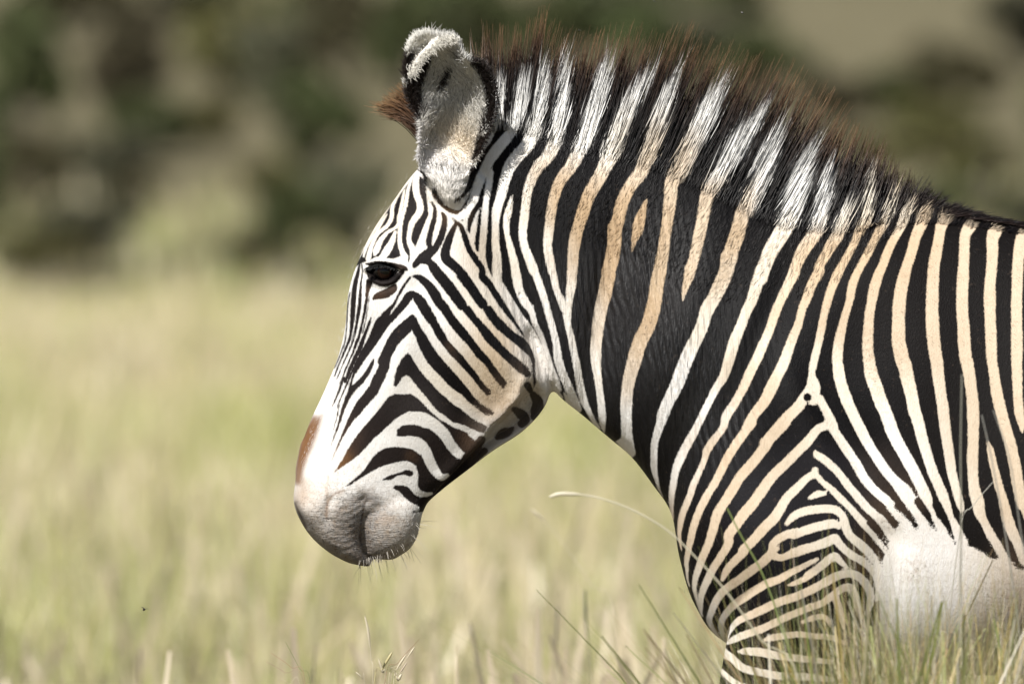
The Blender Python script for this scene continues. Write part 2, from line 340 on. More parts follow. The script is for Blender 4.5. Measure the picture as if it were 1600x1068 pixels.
# ear
K('G: 596,246,26 650,276,62 692,360,70 706,480,66 692,560,60 664,640,60 634,715,50 602,775,20')
K('G: 350,232,44 304,305,84 272,395,92 278,480,78 314,545,30')
K('G: 262,200,30 240,240,50 228,320,40')
W('G: 268,285,30 320,215,34 400,135,36 480,110,40')
K('G: 478,298,30 448,350,44 418,408,34')
K('G: 500,195,10 530,235,14')
EARS = PAT
PAT = COAT

def dense(p, n=6):
    """Catmull-Rom through the rows of p"""
    if len(p) < 3:
        return p
    q = np.vstack([2 * p[0] - p[1], p, 2 * p[-1] - p[-2]])
    t = np.linspace(0, 1, n, endpoint=False)[:, None]
    out = []
    for i in range(1, len(q) - 2):
        a, b, c, d = q[i - 1], q[i], q[i + 1], q[i + 2]
        out.append(0.5 * (2 * b + (c - a) * t + (2 * a - 5 * b + 4 * c - d) * t ** 2 + (3 * b - a - 3 * c + d) * t ** 3))
    out.append(p[-1:])
    return np.vstack(out)

def stroke_field(X, Y, p, margin=26.0, n=4):
    """half width minus distance to the polyline, for the points near it"""
    p = dense(p, n)
    if p.shape[1] == 3:
        p[:, 2] = np.maximum(p[:, 2], 0.5)
    m = margin + p[:, 2].max() / 2
    idx = np.nonzero((X > p[:, 0].min() - m) & (X < p[:, 0].max() + m) & (Y > p[:, 1].min() - m) & (Y < p[:, 1].max() + m))[0]
    if not len(idx):
        return idx, None
    best = np.full(len(idx), -1e9)
    x, y = X[idx], Y[idx]
    for a, b in zip(p[:-1], p[1:]):
        near = np.nonzero((x > min(a[0], b[0]) - m) & (x < max(a[0], b[0]) + m) & (y > min(a[1], b[1]) - m) & (y < max(a[1], b[1]) + m))[0]
        if not len(near): continue
        dx, dy = b[0] - a[0], b[1] - a[1]
        L2 = dx * dx + dy * dy + 1e-9
        t = np.clip(((x[near] - a[0]) * dx + (y[near] - a[1]) * dy) / L2, 0, 1)
        d = np.hypot(x[near] - a[0] - t * dx, y[near] - a[1] - t * dy)
        best[near] = np.maximum(best[near], 0.5 * (a[2] + t * (b[2] - a[2])) - d)
    return idx, best

def poly_field(X, Y, p):
    """signed distance to a polygon, positive inside"""
    m = 30
    idx = np.nonzero((X > p[:, 0].min() - m) & (X < p[:, 0].max() + m) & (Y > p[:, 1].min() - m) & (Y < p[:, 1].max() + m))[0]
    x, y = X[idx], Y[idx]
    inside = np.zeros(len(idx), bool)
    d = np.full(len(idx), 1e9)
    for a, b in zip(p, np.roll(p, -1, 0)):
        dx, dy = b - a
        t = np.clip(((x - a[0]) * dx + (y - a[1]) * dy) / (dx * dx + dy * dy + 1e-9), 0, 1)
        d = np.minimum(d, np.hypot(x - a[0] - t * dx, y - a[1] - t * dy))
        c = ((a[1] > y) != (b[1] > y)) & (x < dx * (y - a[1]) / (dy + 1e-12) + a[0])
        inside ^= c
    return idx, np.where(inside, d, -d)

def pattern(X, Y, pat=None, start=-26.0):
    f = np.full(len(X), start)
    for op, p in (PAT if pat is None else pat):
        if op[0] == 'P':
            idx, v = poly_field(X, Y, p)
        else:
            idx, v = stroke_field(X, Y, p)
        if v is None or not len(idx): continue
        if op[-1] == '+':
            f[idx] = np.maximum(f[idx], v)
        else:
            f[idx] = np.minimum(f[idx], -v)
    return np.clip(f, -26, 26)
# ------------------------------------------------------------------ ground and hillside
def ground_z(x, y):
    """height of the land: flat plain, then a gentle rise behind the bushes"""
    x = np.asarray(x, float); y = np.asarray(y, float)
    d = np.hypot(x, y + DIST)
    t = np.maximum(d - 205, 0)
    z = .068 * t * (t / (t + 22)) + 1.2 * np.sin(x * .035 + 1.0) * np.clip(t / 120, 0, 1) + .9 * np.sin(x * .06 - d * .02) * np.clip(t / 120, 0, 1)
    return z
def axis(vals):
    return np.array(sorted(set(np.round(np.concatenate(vals), 3))))
gx = axis([np.linspace(-2600, -80, 30), np.linspace(-80, 80, 60), np.linspace(80, 2600, 30)])
gy = axis([np.linspace(-700, -40, 16), np.linspace(-40, 170, 40), np.linspace(170, 480, 76), np.linspace(480, 2600, 40)])
GX, GY = np.meshgrid(gx, gy)
GZ = ground_z(GX, GY)
nx, ny = len(gx), len(gy)
ii, jj = np.meshgrid(np.arange(nx - 1), np.arange(ny - 1))
q = (jj * nx + ii).ravel()
quads = np.stack([q, q + 1, q + nx + 1, q + nx], 1)
m = Mat('dry_soil_and_straw')
pos = m.n('ShaderNodeNewGeometry').outputs['Position']
big = m.noise(.05, 4, pos).outputs[0]
mid = m.noise(.6, 5, pos).outputs[0]
fin = m.noise(9, 6, pos, .7).outputs[0]
col = m.mix(m.rng(big, .35, .65, 0, 1), (.40, .37, .225), (.345, .35, .185))
col = m.mix(m.rng(mid, .35, .7, 0, .6), col, (.50, .46, .32))
far = m.n('ShaderNodeVectorMath', operation='LENGTH'); m.l(pos, far.inputs[0])
scrub = m.mix(m.rng(mid, .35, .7, 0, 1), (.088, .080, .045), (.128, .115, .068))
scrub = m.mix(m.rng(far.outputs['Value'], 298, 330, 0, 1), scrub, (.29, .262, .165))
col = m.mix(m.rng(m.math('ADD', far.outputs['Value'], m.math('MULTIPLY', m.math('SUBTRACT', big, .5), 40)), 178, 206, 0, 1), col, scrub)
col = m.mix(m.rng(fin, .35, .75, 0, .5), col, (.28, .235, .14))
col = m.mix(m.rng(far.outputs['Value'], 9, 24, 0, 1), m.mix(fin, (.10, .085, .055), (.19, .16, .105)), col)
m.l(col, m.b.inputs['Base Color']); m.b.inputs['Roughness'].default_value = .95; m.b.inputs['Specular IOR Level'].default_value = .1
bp = m.n('ShaderNodeBump'); bp.inputs['Distance'].default_value = .05; m.l(fin, bp.inputs['Height']); m.l(bp.outputs[0], m.b.inputs['Normal'])
ground = mesh_np('ground', np.stack([GX.ravel(), GY.ravel(), GZ.ravel()], 1), quads, m.m)
tag(ground, kind='structure')

# ------------------------------------------------------------------ grass
def grass_mat(name):
    m = Mat(name)
    c = m.attr('col').outputs['Color']
    d = m.n('ShaderNodeBsdfDiffuse'); m.l(c, d.inputs[0])
    t = m.n('ShaderNodeBsdfTranslucent'); m.l(c, t.inputs[0])
    g = m.n('ShaderNodeBsdfGlossy'); g.inputs['Roughness'].default_value = .45; g.inputs[0].default_value = (.9, .9, .85, 1)
    a = m.n('ShaderNodeMixShader'); a.inputs[0].default_value = .38; m.l(d.outputs[0], a.inputs[1]); m.l(t.outputs[0], a.inputs[2])
    b = m.n('ShaderNodeMixShader'); b.inputs[0].default_value = .05; m.l(a.outputs[0], b.inputs[1]); m.l(g.outputs[0], b.inputs[2])
    m.l(b.outputs[0], m.out.inputs[0])
    m.t.nodes.remove(m.b)
    return m.m
GRASS = grass_mat('grass_blades')
STRAW = np.array([(.58, .51, .28), (.65, .585, .36), (.47, .405, .22), (.585, .50, .31), (.73, .67, .48)])
GREEN = np.array([(.32, .38, .115), (.40, .445, .15), (.47, .48, .19), (.25, .31, .095)])
def blades(bx, by, bz, h, lean, ang, w, col, k=4, head=None, tipcol=None):
    """curved ribbons; returns vertices, quads, colours"""
    n = len(bx)
    t = np.linspace(0, 1, k + 1)[None, :]
    face = rng.uniform(0, np.pi, n)
    out = lean[:, None] * h[:, None] * t ** 2
    x = bx[:, None] + np.cos(ang)[:, None] * out
    y = by[:, None] + np.sin(ang)[:, None] * out
    z = bz[:, None] + h[:, None] * (t - .28 * np.minimum(lean, 1)[:, None] * t ** 2.2)
    ww = w[:, None] * (1 - t ** 1.6 * .88) * (.6 + .4 * np.minimum(1, t * 4))
    if head is not None:
        ww = np.where(head[:, None] & (t > .74), w[:, None] * 1.9 * np.sin(np.pi * np.clip((t - .62) / .42, 0, 1)) + .0012, np.where(head[:, None], w[:, None] * .45, ww))
    dx, dy = np.cos(face)[:, None] * ww / 2, np.sin(face)[:, None] * ww / 2
    V = np.stack([np.stack([x - dx, y - dy, z], -1), np.stack([x + dx, y + dy, z], -1)], 2).reshape(-1, 3)
    c = np.repeat(col[:, None, :], k + 1, 1)
    if tipcol is not None:
        c = c * (1 - t[..., None] ** 2) + tipcol[:, None, :] * t[..., None] ** 2
    c = np.repeat(c[:, :, None, :], 2, 2).reshape(-1, 3)
    b = (np.arange(n) * 2 * (k + 1))[:, None] + (np.arange(k) * 2)[None, :]
    b = b.ravel()
    return V, np.stack([b, b + 1, b + 3, b + 2], 1), c
def field(x, y, seed=0):
    """slow random field in 0..1"""
    r = np.random.default_rng(seed)
    f = np.zeros(len(x))
    for a in range(7):
        kx, ky, ph = r.normal(0, .55), r.normal(0, .16), r.uniform(0, 6.28)
        f += np.sin(x * kx * 2 + y * ky * 2 + ph)
    return 1 / (1 + np.exp(-f * .9))
def scatter(n, d0, d1, half0, half1, power=1.0):
    u = rng.uniform(0, 1, n) ** power
    d = d0 + (d1 - d0) * u
    hw = half0 + (half1 - half0) * (d - d0) / (d1 - d0)
    return rng.uniform(-1, 1, n) * hw, d - DIST
def sward(n, d0, d1, hw0, hw1, hmean, width, k, power=1.0, green=.35, clump=.0, heads=.14):
    x, y = scatter(n, d0, d1, hw0, hw1, power)
    if clump:
        cx, cy = scatter(max(8, n // 26), d0, d1, hw0, hw1, power)
        pick = rng.integers(0, len(cx), n)
        on = rng.uniform(0, 1, n) < .7
        x = np.where(on, cx[pick] + rng.normal(0, clump, n), x); y = np.where(on, cy[pick] + rng.normal(0, clump, n), y)
    g = field(x, y, 3)
    isg = rng.uniform(0, 1, n) < np.clip(green * (0.10 + 2.1 * g), 0, .95)
    col = np.where(isg[:, None], GREEN[rng.integers(0, len(GREEN), n)], STRAW[rng.integers(0, len(STRAW), n)]) * rng.uniform(.66, 1.30, (n, 1))
    h = hmean * rng.uniform(.55, 1.12, n) * (.82 + .36 * field(x, y, 5))
    head = (rng.uniform(0, 1, n) < heads) & ~isg
    h = np.where(head, h * 1.18, h)
    tip = np.where(isg[:, None], col * 1.1 + np.array([.10, .06, .03]), np.where(head[:, None], np.array([.66, .55, .40]), col * 1.12))
    return blades(x, y, ground_z(x, y), h, np.abs(rng.normal(.16, .20, n)), rng.uniform(0, 6.28, n), width * rng.uniform(.6, 1.4, n), col, k, head, tip)
parts = [sward(9000, 14, 25.5, 3.0, 3.0, .38, .006, 4, clump=.06),
         sward(38000, 25.5, 48, 2.9, 4.4, .53, .011, 4, clump=.03, green=.30, heads=.13),
         sward(40000, 48, 105, 4.4, 8.5, .58, .018, 3, power=1.2, clump=.06, green=.36),
         sward(44000, 105, 208, 8.5, 14, .52, .045, 2, power=1.1, clump=.25, green=.20),
         sward(8000, 196, 240, 13, 16, .62, .07, 2, power=1.6, clump=.5, green=.35)]
off, V, Q, Cc = 0, [], [], []
for v, f, c in parts:
    V.append(v); Q.append(f + off); Cc.append(c); off += len(v)
grass = mesh_np('grass', np.vstack(V), np.vstack(Q), GRASS, smooth=False)
vcol(grass, 'col', np.vstack(Cc))
tag(grass, 'tall dry straw and green grass covering the plain behind the zebra', 'grass', kind='stuff')

# ------------------------------------------------------------------ bushes on the rise
m = Mat('bush_leaves')
rnd = m.n('ShaderNodeObjectInfo').outputs['Random']
c = m.attr('col').outputs['Color']
hue = m.n('ShaderNodeHueSaturation'); m.l(c, hue.inputs['Color'])
m.l(m.rng(rnd, 0, 1, .85, 1.2), hue.inputs['Value']); m.l(m.rng(rnd, 0, 1, .488, .505), hue.inputs['Hue'])
m.l(hue.outputs[0], m.b.inputs['Base Color']); m.b.inputs['Roughness'].default_value = .7; m.b.inputs['Specular IOR Level'].default_value = .2
LEAF = m.m
m = Mat('bush_bark')
m.l(m.mix(m.noise(8, 4, m.n('ShaderNodeTexCoord').outputs['Object']).outputs[0], (.09, .075, .06), (.22, .19, .155)), m.b.inputs['Base Color']); m.b.inputs['Roughness'].default_value = .9
BARK = m.m
def tube(p, r, k=6):
    p = np.asarray(p, float); n = len(p)
    V = []
    for i in range(n):
        d = p[min(i + 1, n - 1)] - p[max(i - 1, 0)]
        d = d / (np.linalg.norm(d) + 1e-9)
        u = np.cross(d, (0, 0, 1) if abs(d[2]) < .9 else (1, 0, 0)); u /= np.linalg.norm(u); v = np.cross(d, u)
        a = np.linspace(0, 2 * np.pi, k, endpoint=False)
        V.append(p[i] + r[i] * (np.cos(a)[:, None] * u + np.sin(a)[:, None] * v))
    i = np.arange(k); j = (i + 1) % k
    F = np.vstack([np.stack([a * k + i, a * k + j, (a + 1) * k + j, (a + 1) * k + i], 1) for a in range(n - 1)])
    return np.vstack(V), F
def join(parts):
    off, V, Q = 0, [], []
    for v, f in parts:
        V.append(v); Q.append(f + off); off += len(v)
    return np.vstack(V), np.vstack(Q)
def bush_meshes(seed, base):
    r = np.random.default_rng(seed)
    lobes = []
    for k in range(9):
        a = r.uniform(0, 6.28); d = r.uniform(.1, .36)
        lobes.append((math.cos(a) * d, math.sin(a) * d, r.uniform(.30, .82), r.uniform(.14, .26)))
    V, Q, Cc = [], [], []
    n = 2600
    l = np.array(lobes)[r.integers(0, len(lobes), n)]
    d = r.normal(size=(n, 3)); d /= np.linalg.norm(d, axis=1)[:, None]
    rad = l[:, 3] * r.uniform(.35, 1.12, n) ** .6
    p = l[:, :3] + d * rad[:, None] * np.array([1, 1, .85])
    p[:, 2] = np.maximum(p[:, 2], .05)
    a = r.normal(size=(n, 3)); a /= np.linalg.norm(a, axis=1)[:, None]
    b = np.cross(a, r.normal(size=(n, 3))); b /= np.linalg.norm(b, axis=1)[:, None]
    s = r.uniform(.020, .050, n)[:, None]
    V = np.stack([p - a * s - b * s * .5, p + a * s - b * s * .6, p + a * s * .7 + b * s * .7, p - a * s * .8 + b * s * .6], 1).reshape(-1, 3)
    q = np.arange(n) * 4
    Q = np.stack([q, q + 1, q + 2, q + 3], 1)
    col = np.array(base)[None] * r.uniform(.55, 1.5, (n, 1)) * r.uniform(.9, 1.1, (n, 3))
    stems = []
    for k, (x, y, z, _) in enumerate(lobes[:6]):
        stems.append(tube([(0, 0, -.04), (x * .3, y * .3, z * .35), (x * .8, y * .8, z * .75), (x, y, z)], [.03, .024, .014, .006], 5))
    return V, Q, np.repeat(col, 4, 0), join(stems)
KINDS = [('olive_bush', (.102, .098, .036)), ('green_bush', (.066, .080, .031)), ('grey_bush', (.084, .084, .050)), ('brown_bush', (.070, .062, .032))]
PROTO = {}
for i, (nm, base) in enumerate(KINDS):
    v, f, c, st = bush_meshes(20 + i, base)
    cr_ = mesh_np('crown', v, f, LEAF, smooth=False, link=False); vcol(cr_, 'col', c)
    tr_ = mesh_np('stem', st[0], st[1], BARK, link=False)
    PROTO[nm] = (cr_, tr_)
def base_y(px, py):
    """distance at which the ground shows at this point of the photograph"""
    best, by = 1e9, 250
    for y in np.arange(120, 640, 1.0):
        k = (DIST + y) / DIST
        x = (px - 800) * S * k
        z = CAM_H + (ZC - CAM_H + (534 - py) * S) * k
        e = z - float(ground_z(x, y))
        if e <= .02: return y
        if y > 205 and e < best: best, by = e, y
    return by
# kind, centre x, foot y, width, height in photograph pixels
BUSH = [('green_bush', 1455, 375, 190, 105, 'blurred dull green bush low on the rise just above the withers'),
        ('grey_bush', 1590, 385, 190, 110, 'blurred grey green bush low on the rise above the back at right'),
        ('grey_bush', 150, 474, 240, 60, 'blurred grey green bush low and flat in the grass at the far left'),
        ('brown_bush', 520, 462, 170, 60, 'blurred brownish low bush in the grass left of the zebra brow'),
        ('green_bush', 40, 300, 190, 330, 'blurred dull green bush halfway down the rise, at the far left'),
        ('brown_bush', 205, 215, 220, 190, 'blurred brownish half bare bush high on the rise, in the left part'),
        ('brown_bush', 215, 110, 120, 120, 'blurred brownish half bare bush at the top edge, in the left part'),
        ('olive_bush', 350, 150, 230, 190, 'blurred olive yellow bush high on the rise, right of the pale clearing'),
        ('brown_bush', 45, 345, 170, 170, 'blurred brownish half bare bush halfway down the rise, at the far left'),
        ('brown_bush', 205, 350, 130, 90, 'blurred brownish half bare bush low on the rise, in the left part'),
        ('grey_bush', 165, 300, 190, 110, 'blurred grey green bush halfway down the rise, left of the dark gap'),
        ('grey_bush', 425, 200, 150, 190, 'blurred grey green bush high on the rise, midway between clearing and ear'),
        ('green_bush', 495, 300, 190, 210, 'blurred dull green bush halfway down the rise, a little left of the ear'),
        ('brown_bush', 545, 150, 170, 210, "blurred brownish half bare bush high on the rise, next to the ear's left side"),
        ('olive_bush', 60, 455, 200, 120, 'blurred olive yellow bush at the foot of the rise, at the far left'),
        ('green_bush', 300, 450, 190, 70, 'blurred dull green bush at the foot of the rise, above the pale clearing'),
        ('green_bush', 460, 430, 170, 170, 'blurred dull green bush at the foot of the rise, midway between clearing and ear'),
        ('grey_bush', 560, 420, 150, 200, "blurred grey green bush low on the rise, next to the ear's left side"),
        ('olive_bush', 420, 330, 130, 110, 'blurred olive yellow bush halfway down the rise, midway between clearing and ear'),
        ('green_bush', 640, 160, 170, 200, "blurred dull green bush high on the rise, next to the ear's left side"),
        ('green_bush', 770, 140, 200, 190, 'blurred dull green bush high on the rise, just right of the ear'),
        ('green_bush', 890, 150, 200, 190, 'blurred dull green bush high on the rise, above the front of the mane'),
        ('green_bush', 1000, 150, 180, 170, 'blurred dull green bush high on the rise, above the middle of the mane'),
        ('grey_bush', 1100, 140, 170, 130, 'blurred grey green bush high on the rise, above the mane spike'),
        ('green_bush', 1195, 180, 200, 150, 'blurred dull green bush high on the rise, above the rear half of the mane'),
        ('brown_bush', 1310, 215, 150, 110, 'blurred brownish half bare bush high on the rise, right of the mane'),
        ('green_bush', 1400, 190, 170, 90, 'blurred dull green bush high on the rise, below the pale hillside patch'),
        ('brown_bush', 1500, 200, 180, 150, 'blurred brownish half bare bush high on the rise, toward the right edge'),
        ('grey_bush', 1585, 110, 160, 150, 'blurred grey green bush at the top edge, at the right edge'),
        ('olive_bush', 1390, 290, 200, 110, 'blurred olive yellow bush halfway down the rise, below the pale hillside patch'),
        ('olive_bush', 1540, 300, 210, 110, 'blurred olive yellow bush halfway down the rise, at the right edge'),
        ('green_bush', 1690, 330, 240, 250, 'blurred dull green bush halfway down the rise, cut by the right edge'),
        ('green_bush', -80, 420, 240, 260, 'blurred dull green bush low on the rise, cut by the left edge'),
        ('grey_bush', 120, 440, 200, 150, 'blurred grey green bush at the foot of the rise, left of the dark gap'),
        ('green_bush', 230, 260, 190, 130, 'blurred dull green bush halfway down the rise, in the left part'),
        ('olive_bush', 330, 235, 120, 110, 'blurred olive yellow bush halfway down the rise, above the pale clearing'),
        ('grey_bush', 330, 60, 200, 120, 'blurred grey green bush at the top edge, above the pale clearing'),
        ('green_bush', 470, 90, 220, 140, 'blurred dull green bush at the top edge, midway between clearing and ear'),
        ('brown_bush', 120, 60, 220, 120, 'blurred brownish half bare bush at the top edge, left of the dark gap'),
        ('green_bush', 700, 60, 240, 130, 'blurred dull green bush at the top edge, behind the ear tip'),
        ('grey_bush', 960, 60, 240, 120, 'blurred grey green bush at the top edge, above the middle of the mane'),
        ('green_bush', 1130, 40, 190, 90, 'blurred dull green bush at the top edge, above the rear half of the mane'),
        ('olive_bush', 1460, 250, 200, 120, 'blurred olive yellow bush halfway down the rise, toward the right edge'),
        ('brown_bush', 380, 445, 150, 90, 'blurred brownish half bare bush at the foot of the rise, right of the pale clearing')]
for i, (nm, px, py, w, h, label) in enumerate(BUSH):
    y = base_y(px, py)
    k = (DIST + y) / DIST * S
    x = (px - 800) * k
    e = bpy.data.objects.new(nm, None); C.objects.link(e)
    e.location = (x, y, float(ground_z(x, y)) - .05)
    e.rotation_euler = (0, 0, rng.uniform(0, 6.28))
    e.scale = (w * k * .92, w * k * .92, h * k * .98)
    tag(e, label, 'bush', 'bushes scattered over the rise')
    for src in PROTO[nm]:
        c = src.copy(); C.objects.link(c); c.parent = e
# more of the same bushes to either side of the view
for i in range(14):
    sg = -1 if i % 2 else 1
    y = rng.uniform(185, 300); x = sg * rng.uniform(11, 42) * (y + DIST) / 230
    nm = KINDS[i % 4][0]
    e = bpy.data.objects.new(nm, None); C.objects.link(e)
    w = rng.uniform(1.8, 3.2)
    e.location = (x, y, float(ground_z(x, y)) - .05); e.scale = (w, w, w * rng.uniform(.7, 1.1)); e.rotation_euler = (0, 0, rng.uniform(0, 6.28))
    side = 'left' if sg < 0 else 'right'
    tag(e, 'bush on the rise outside the %s border of the view' % side, 'bush', 'bushes outside the %s border' % side)
    for src in PROTO[nm]:
        c = src.copy(); C.objects.link(c); c.parent = e
# ------------------------------------------------------------------ the zebra's body: one continuous surface
def loft(sec, sub=5, m=88):
    """closed tube through sections (Tx,Ty, Bx,By, half width, side offset, power, skew), all in pixels of the side view"""
    s = dense(np.array(sec, float), sub)
    th = np.linspace(0, 2 * np.pi, m, endpoint=False)
    V, F = [], []
    for r in s:
        t = (1 - np.cos(th)) / 2
        tt = np.clip(t, 0, 1) ** r[7]
        w = (4 * tt * (1 - tt)).clip(0, 1) ** r[6] * r[4] * np.sign(np.sin(th))
        x = r[0] + (r[2] - r[0]) * t
        y = r[1] + (r[3] - r[1]) * t
        V.append(np.stack([(x - 800) * S, (r[5] + w) * S, ZC + (534 - y) * S], 1))
    n = len(V)
    V = np.vstack(V)
    i = np.arange(m); j = (i + 1) % m
    for k in range(n - 1):
        F.append(np.stack([k * m + i, k * m + j, (k + 1) * m + j, (k + 1) * m + i], 1))
    c0, c1 = V[:m].mean(0), V[-m:].mean(0)
    V = np.vstack([V, c0, c1])
    T = np.vstack([np.stack([j, i, np.full(m, n * m)], 1), np.stack([(n - 1) * m + i, (n - 1) * m + j, np.full(m, n * m + 1)], 1)])
    return V, np.vstack(F), T

HEAD = [  # forehead point, jaw point, half width, offset, power, skew
    (700, 222, 800, 330, 50, 0, .5, 1), (649, 268, 822, 420, 78, 0, .45, .9), (614, 315, 838, 500, 92, 0, .42, .8),
    (584, 358, 850, 560, 97, 0, .36, .75), (561, 405, 858, 612, 98, 0, .30, .72), (545, 455, 848, 640, 93, 0, .29, .74),
    (539, 512, 816, 674, 84, 0, .29, .78), (528, 558, 770, 704, 75, 0, .31, .83), (507, 610, 728, 736, 63, 0, .40, .9),
    (484, 660, 694, 762, 57, 0, .40, .95), (468, 705, 668, 785, 55, 0, .42, 1), (462, 742, 658, 800, 54, 0, .44, 1),
    (480, 775, 648, 812, 44, 0, .5, 1), (505, 800, 625, 822, 22, 0, .5, 1), (530, 815, 600, 825, 8, 0, .5, 1)]
NOSE = [(470, 690, 610, 740, 44, 0, .44, 1), (464, 722, 596, 768, 54, 0, .42, 1), (461, 755, 584, 792, 60, 0, .40, 1), (459, 784, 575, 815, 61, 0, .40, 1), (470, 814, 570, 836, 56, 0, .42, 1),
        (488, 840, 570, 855, 49, 0, .44, 1), (512, 861, 574, 870, 39, 0, .46, 1), (534, 874, 580, 880, 27, 0, .5, 1), (548, 880, 578, 885, 15, 0, .5, 1)]
CHIN = [(585, 745, 668, 785, 40, 0, .46, 1), (574, 775, 660, 802, 50, 0, .44, 1), (567, 800, 656, 820, 53, 0, .43, 1), (564, 824, 651, 840, 51, 0, .44, 1),
        (568, 847, 640, 857, 43, 0, .46, 1), (571, 862, 626, 867, 30, 0, .5, 1), (576, 872, 614, 874, 16, 0, .5, 1)]
TRUNK = [
    (735, 215, 800, 500, 52, 0, .5, 1.2), (790, 190, 850, 585, 66, 0, .46, 1.2), (850, 200, 872, 617, 72, 0, .46, 1.25),
    (910, 214, 912, 650, 80, 0, .46, 1.3), (975, 230, 952, 684, 88, 0, .46, 1.3), (1040, 252, 987, 714, 97, 0, .46, 1.3),
    (1110, 280, 1020, 757, 110, 0, .46, 1.3), (1180, 314, 1049, 802, 126, 0, .46, 1.3), (1260, 336, 1062, 872, 148, 0, .37, 1.3),
    (1340, 340, 1086, 945, 166, 0, .37, 1.3), (1420, 336, 1135, 1004, 180, 0, .37, 1.45), (1500, 340, 1270, 1050, 192, 0, .37, 1.45),
    (1600, 354, 1450, 1054, 206, 0, .37, 1.45), (1720, 374, 1650, 1054, 240, 0, .48, 1.3), (1880, 378, 1850, 1050, 262, 0, .5, 1.2),
    (2020, 366, 2050, 1005, 252, 0, .5, 1.1), (2150, 362, 2200, 955, 232, 0, .5, 1), (2280, 400, 2330, 860, 190, 0, .5, 1),
    (2380, 500, 2390, 760, 110, 0, .5, 1), (2412, 590, 2412, 660, 40, 0, .5, 1)]
def foreleg(dx, yc):
    a = [(1175, 800, 1390, 790, 60, yc * .92), (1150, 930, 1382, 905, 66, yc), (1133, 1003, 1374, 990, 66, yc), (1122, 1068, 1330, 1080, 58, yc),
         (1110, 1180, 1250, 1200, 45, yc), (1105, 1300, 1190, 1310, 36, yc), (1108, 1350, 1185, 1352, 36, yc), (1112, 1420, 1168, 1420, 24, yc),
         (1105, 1580, 1155, 1582, 22, yc), (1098, 1640, 1160, 1650, 28, yc), (1085, 1700, 1140, 1712, 24, yc), (1072, 1742, 1145, 1748, 30, yc)]
    out = []
    for q in a:
        f = min(1, max(0, (q[1] - 900) / 200)) * dx
        out.append((q[0] + f, q[1], q[2] + f, q[3], q[4], q[5], .5, 1))
    return out
def hindleg(dx, yc):
    a = [(2150, 640, 2400, 600, 80, yc * .8), (2180, 760, 2415, 720, 95, yc), (2200, 900, 2390, 880, 85, yc), (2210, 1000, 2340, 1010, 60, yc), (2250, 1120, 2340, 1150, 40, yc),
         (2300, 1250, 2388, 1270, 35, yc), (2312, 1340, 2372, 1350, 29, yc), (2300, 1560, 2350, 1566, 24, yc), (2285, 1640, 2345, 1650, 29, yc),
         (2262, 1710, 2312, 1720, 24, yc), (2240, 1744, 2318, 1748, 32, yc)]
    out = []
    for q in a:
        f = min(1, max(0, (q[1] - 700) / 300)) * dx
        out.append((q[0] + f, q[1], q[2] + f, q[3], q[4], q[5], .5, 1))
    return out

EAR = pts('G: 300,850 296,760 308,660 312,590 296,545 252,480 230,400 222,320 226,250 238,180 262,125 300,90 350,78 420,92 480,98 520,125 545,190 590,232 650,245 700,310 726,390 734,460 720,550 688,640 654,720 624,790 604,850 520,900 380,900')
def ear(side):
    o = dense(np.vstack([EAR, EAR[:1]]), 4)[:-1]
    c = np.array([pts('G: 490,470')[0]])
    m = len(o)
    rings = np.array([1.0, .97, .9, .8, .68, .55, .42, .28, .14])
    V, F = [], []
    for layer in (0, 1):
        for r in rings:
            if layer == 1 and r == 1.0:
                continue
            p = c + (o - c) * r
            depth = (1 - r ** 2.2)
            up = np.clip((p[:, 1] - 60) / 240, 0, 1)              # 0 at the tip, 1 at the base
            rim = 112 - 34 * up + 8 * np.clip(1 - up * 3, 0, 1)
            y = rim - 50 * depth if layer == 0 else rim - 16 - 56 * depth
            V.append(np.stack([(p[:, 0] - 800) * S, side * y * S, ZC + (534 - p[:, 1]) * S], 1))
    nr = len(rings)
    i = np.arange(m); j = (i + 1) % m
    def strip(a, b):
        F.append(np.stack([a * m + i, a * m + j, b * m + j, b * m + i], 1))
    for k in range(nr - 1): strip(k, k + 1)
    strip(nr, 0)
    for k in range(nr, 2 * nr - 2): strip(k + 1, k)
    V = np.vstack(V)
    a0, a1 = V[(nr - 1) * m:nr * m].mean(0), V[(2 * nr - 2) * m:].mean(0)
    n = len(V)
    V = np.vstack([V, a0, a1])
    T = np.vstack([np.stack([(nr - 1) * m + i, (nr - 1) * m + j, np.full(m, n)], 1), np.stack([(2 * nr - 2) * m + j, (2 * nr - 2) * m + i, np.full(m, n + 1)], 1)])
    Q = np.vstack(F)
    if side > 0:
        Q, T = Q[:, ::-1], T[:, ::-1]
    return V, Q, T
def ear_base(side):
    return loft([(676, 226, 712, 226, 8, side * 40, .5, 1), (660, 246, 732, 248, 20, side * 50, .5, 1), (664, 275, 734, 280, 27, side * 58, .5, 1),
                 (680, 305, 728, 308, 26, side * 62, .5, 1), (692, 328, 716, 328, 18, side * 60, .5, 1)])

